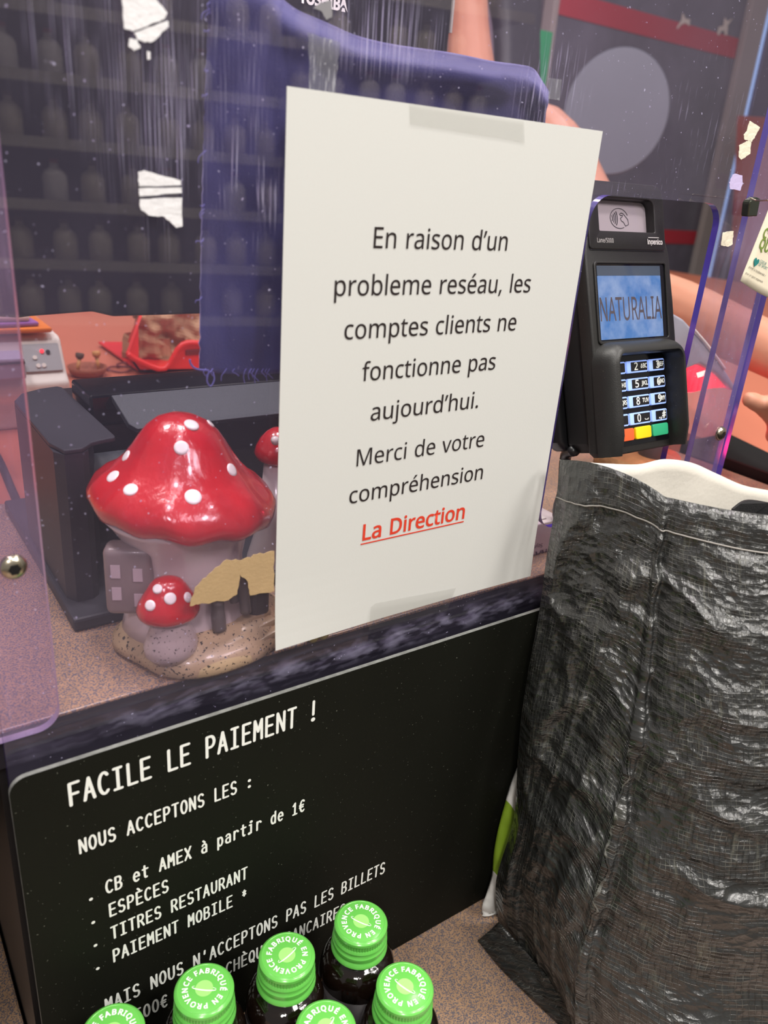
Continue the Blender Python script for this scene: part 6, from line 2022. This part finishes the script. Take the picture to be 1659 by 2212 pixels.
capsule_chain(bm, [(chest + Vector((0, 0, .10)), .07), (sh_r, .056), (sh_r.lerp(elb_r, .5), .048), (elb_r, .038)])
capsule_chain(bm, [(elb_r, .038), (elb_r.lerp(wrr, .4), .038), (wrr, .026)])


def hand(bm, wrist, fwd, side, up, curl, sc=1.0):
    palm = wrist + fwd * .05 * sc
    for k in range(4):
        off = side * (.021 - .014 * k) * sc
        capsule_chain(bm, [(wrist + off * .6, .014 * sc), (palm + fwd * .03 * sc + off * 1.05, .0125 * sc)], 10)
        base = palm + fwd * .034 * sc + off * 1.1
        ln = (.040, .045, .042, .033)[k] * sc
        d1 = (fwd * cos(curl * .5) - up * sin(curl * .5)).normalized()
        d2 = (fwd * cos(curl * 1.3) - up * sin(curl * 1.3)).normalized()
        d3 = (fwd * cos(curl * 1.9) - up * sin(curl * 1.9)).normalized()
        p1 = base + d1 * ln
        p2 = p1 + d2 * ln * .62
        p3 = p2 + d3 * ln * .5
        capsule_chain(bm, [(base, .0098 * sc), (p1, .0092 * sc), (p2, .0085 * sc), (p3, .0072 * sc)], 10)
    tb = wrist + fwd * .018 * sc + side * .026 * sc
    p1 = tb + (fwd * .55 + side * .75 - up * .2).normalized() * .036 * sc
    p2 = p1 + (fwd * .9 + side * .25 - up * .3).normalized() * .030 * sc
    capsule_chain(bm, [(tb, .014 * sc), (p1, .0115 * sc), (p2, .0088 * sc)], 10)


tip = od(1618, 862, .74)
knk = od(1690, 905, .765)
fwd = (od(1760, 880, .775) - wr2).normalized()
# the hand turns down and back: its index finger points left into the frame
hb = od(1765, 905, .79)
capsule_chain(bm, [(wr2, .026), (od(1765, 850, .79), .028), (hb, .026)])
capsule_chain(bm, [(od(1745, 900, .78), .0135), (knk, .0120), (od(1650, 878, .75), .0098), (tip, .0082)], 12)
capsule_chain(bm, [(od(1750, 925, .785), .0135), (od(1700, 945, .775), .0115), (od(1672, 940, .765), .0095)], 12)
capsule_chain(bm, [(od(1757, 950, .79), .013), (od(1710, 975, .785), .0110), (od(1690, 965, .775), .0092)], 12)
capsule_chain(bm, [(od(1764, 970, .795), .012), (od(1725, 1000, .79), .0100), (od(1708, 992, .785), .0085)], 12)
capsule_chain(bm, [(od(1740, 860, .77), .0140), (od(1702, 852, .745), .0115), (od(1680, 872, .735), .0092)], 12)
hand(bm, wrr, Vector((.3, -.95, -.1)).normalized(), Vector((.95, .3, 0)).normalized(), Vector((0, -.1, 1)), .5)
# legs down to the floor
for s in (-1, 1):
    hp_ = hips + Vector((.075 * s, 0, -.03))
    kn = Vector((hp_.x + .01 * s, hp_.y - .01, FLOOR_Z + .46))
    an = Vector((hp_.x + .01 * s, hp_.y + .01, FLOOR_Z + .09))
    capsule_chain(bm, [(hp_, .095), (hp_.lerp(kn, .5), .078), (kn, .056), (kn.lerp(an, .35), .055), (an, .040)])
    capsule_chain(bm, [(an + Vector((0, .02, -.045)), .040), (an + Vector((-.0, -.12, -.055)), .032)])
body = put('body', bm, M_SKIN, person, smooth=True)
rm = body.modifiers.new('union', 'REMESH')
rm.mode = 'VOXEL'
rm.voxel_size = .004
rm.use_smooth_shade = True
sm_ = body.modifiers.new('soft', 'SMOOTH')
sm_.iterations = 6
sm_.factor = .5
bm = bmesh.new()
capsule_chain(bm, [(chest + Vector((0, 0, .045)), .130), (chest + Vector((0, 0, -.05)), .139), (belly, .134), (hips, .146)], 24)
capsule_chain(bm, [(chest + Vector((-.085, .01, .085)), .080), (chest + Vector((0, 0, .095)), .092), (chest + Vector((.075, -.04, .085)), .082)], 20)
for s in (-1, 1):
    hp_ = hips + Vector((.075 * s, 0, -.03))
    kn = Vector((hp_.x + .01 * s, hp_.y - .01, FLOOR_Z + .46))
    an = Vector((hp_.x + .01 * s, hp_.y + .01, FLOOR_Z + .12))
    capsule_chain(bm, [(hp_, .108), (hp_.lerp(kn, .5), .092), (kn, .072), (kn.lerp(an, .5), .068), (an, .062)], 18)
cl = put('clothing', bm, M_TOP, person, smooth=True)
rm = cl.modifiers.new('union', 'REMESH')
rm.mode = 'VOXEL'
rm.voxel_size = .01
rm.use_smooth_shade = True
# hair: over the skull and falling behind the neck to the right
bm = bmesh.new()
t = bmesh.new()
bmesh.ops.create_icosphere(t, subdivisions=3, radius=1, matrix=Matrix.Translation(head_c + Vector((.022, .016, .035))) @ Matrix.Diagonal((.096, .090, .116, 1)))
merge(bm, t)
hx = od(1108, 40, 1.66)
for k in range(5):
    q = od(1080 + 16 * k, -60, 1.68 + .01 * k)
    capsule_chain(bm, [(q + Vector((0, 0, .10)), .036), (q, .034), (od(1090 + 13 * k, 60, 1.67 + .01 * k), .026), (od(1092 + 13 * k, 190, 1.67 + .01 * k), .024)], 12)
hr = put('hair', bm, M_HAIR, person, smooth=True)
rm = hr.modifiers.new('union', 'REMESH')
rm.mode = 'VOXEL'
rm.voxel_size = .007
rm.use_smooth_shade = True

# ------------------------------------------------------------------ shop shelves on the customer's side, mirrored in the screen
MYY = 2.5
su = thing('shop_shelves', 'dark shop shelving on the customer side seen mirrored in the clear screen', 'shelving', (1.1, -MYY - .1, FLOOR_Z))
M_SHELF = mat('dark_shelf_metal', rgb(52, 50, 48), rough=.6)
M_RAIL = mat('price_rail', rgb(190, 184, 160), rough=.6, var=.2, var_scale=12)
rot = Matrix.Translation((.95, -MYY, 0)) @ Matrix.Rotation(radians(12), 4, 'Z')
lev = [.86, .67, .48, .29, .10, -.09, -.28]
bm = box((-.75, -.42, FLOOR_Z - 0), (1.3, -.40, 1.25), m=rot)
for z in lev:
    bm_box(bm, (-.75, -.40, z - .014), (1.3, 0, z), m=rot)
put('frame', bm, M_SHELF, su)
for z in lev:
    put('price_rail', box((-.75, .0, z - .030), (1.3, .006, z + .004), m=rot), M_RAIL, su)
M_JUG = mat('pale_jug', rgb(214, 204, 176), rough=.4, var=.1, var_scale=20)
M_JUGW = mat('white_pack', rgb(232, 226, 214), rough=.5, var=.1, var_scale=20)
M_JUGR = mat('red_print', rgb(176, 60, 56), rough=.5)
M_JUGD = mat('brown_pack', rgb(120, 96, 72), rough=.5, var=.3, var_scale=20)


def jug(material):
    r_ = thing('jug', 'pale jug on the shop shelving mirrored in the screen', 'jug')
    put('body', lathe([(0, 0), (.036, 0), (.040, .006), (.040, .075), (.032, .092), (.014, .104), (.013, .118), (0, .118)], seg=20), material, r_, smooth=True, angle=40, local=True)
    put('cap', lathe([(0, .118), (.015, .118), (.015, .130), (0, .130)], seg=16), M_JUGR if material is M_JUGW else M_JUGD, r_, smooth=True, angle=40, local=True)
    return r_


j1, j2 = jug(M_JUG), jug(M_JUGW)
first = {0: True, 1: True}
LBL = ('pale yellow jug on the shop shelving mirrored in the screen', 'white pack with red cap on the shop shelving mirrored in the screen')
GRP = ('jugs on the shop shelving', 'white packs on the shop shelving')
cnt = 0
for li, z in enumerate(lev):
    for k in range(16):
        if random.random() < .12:
            continue
        w = 1 if li in (2, 4) and k % 5 < 3 else 0
        src = (j1, j2)[w]
        o = src if first[w] else copy_tree(src)
        first[w] = False
        p_ = rot @ Vector((-.68 + k * .122 + random.uniform(-.012, .012), -.06 - .03 * random.random(), z))
        o.location = p_
        tag(o, LBL[w], 'jug' if w == 0 else 'pack', GRP[w])
        cnt += 1
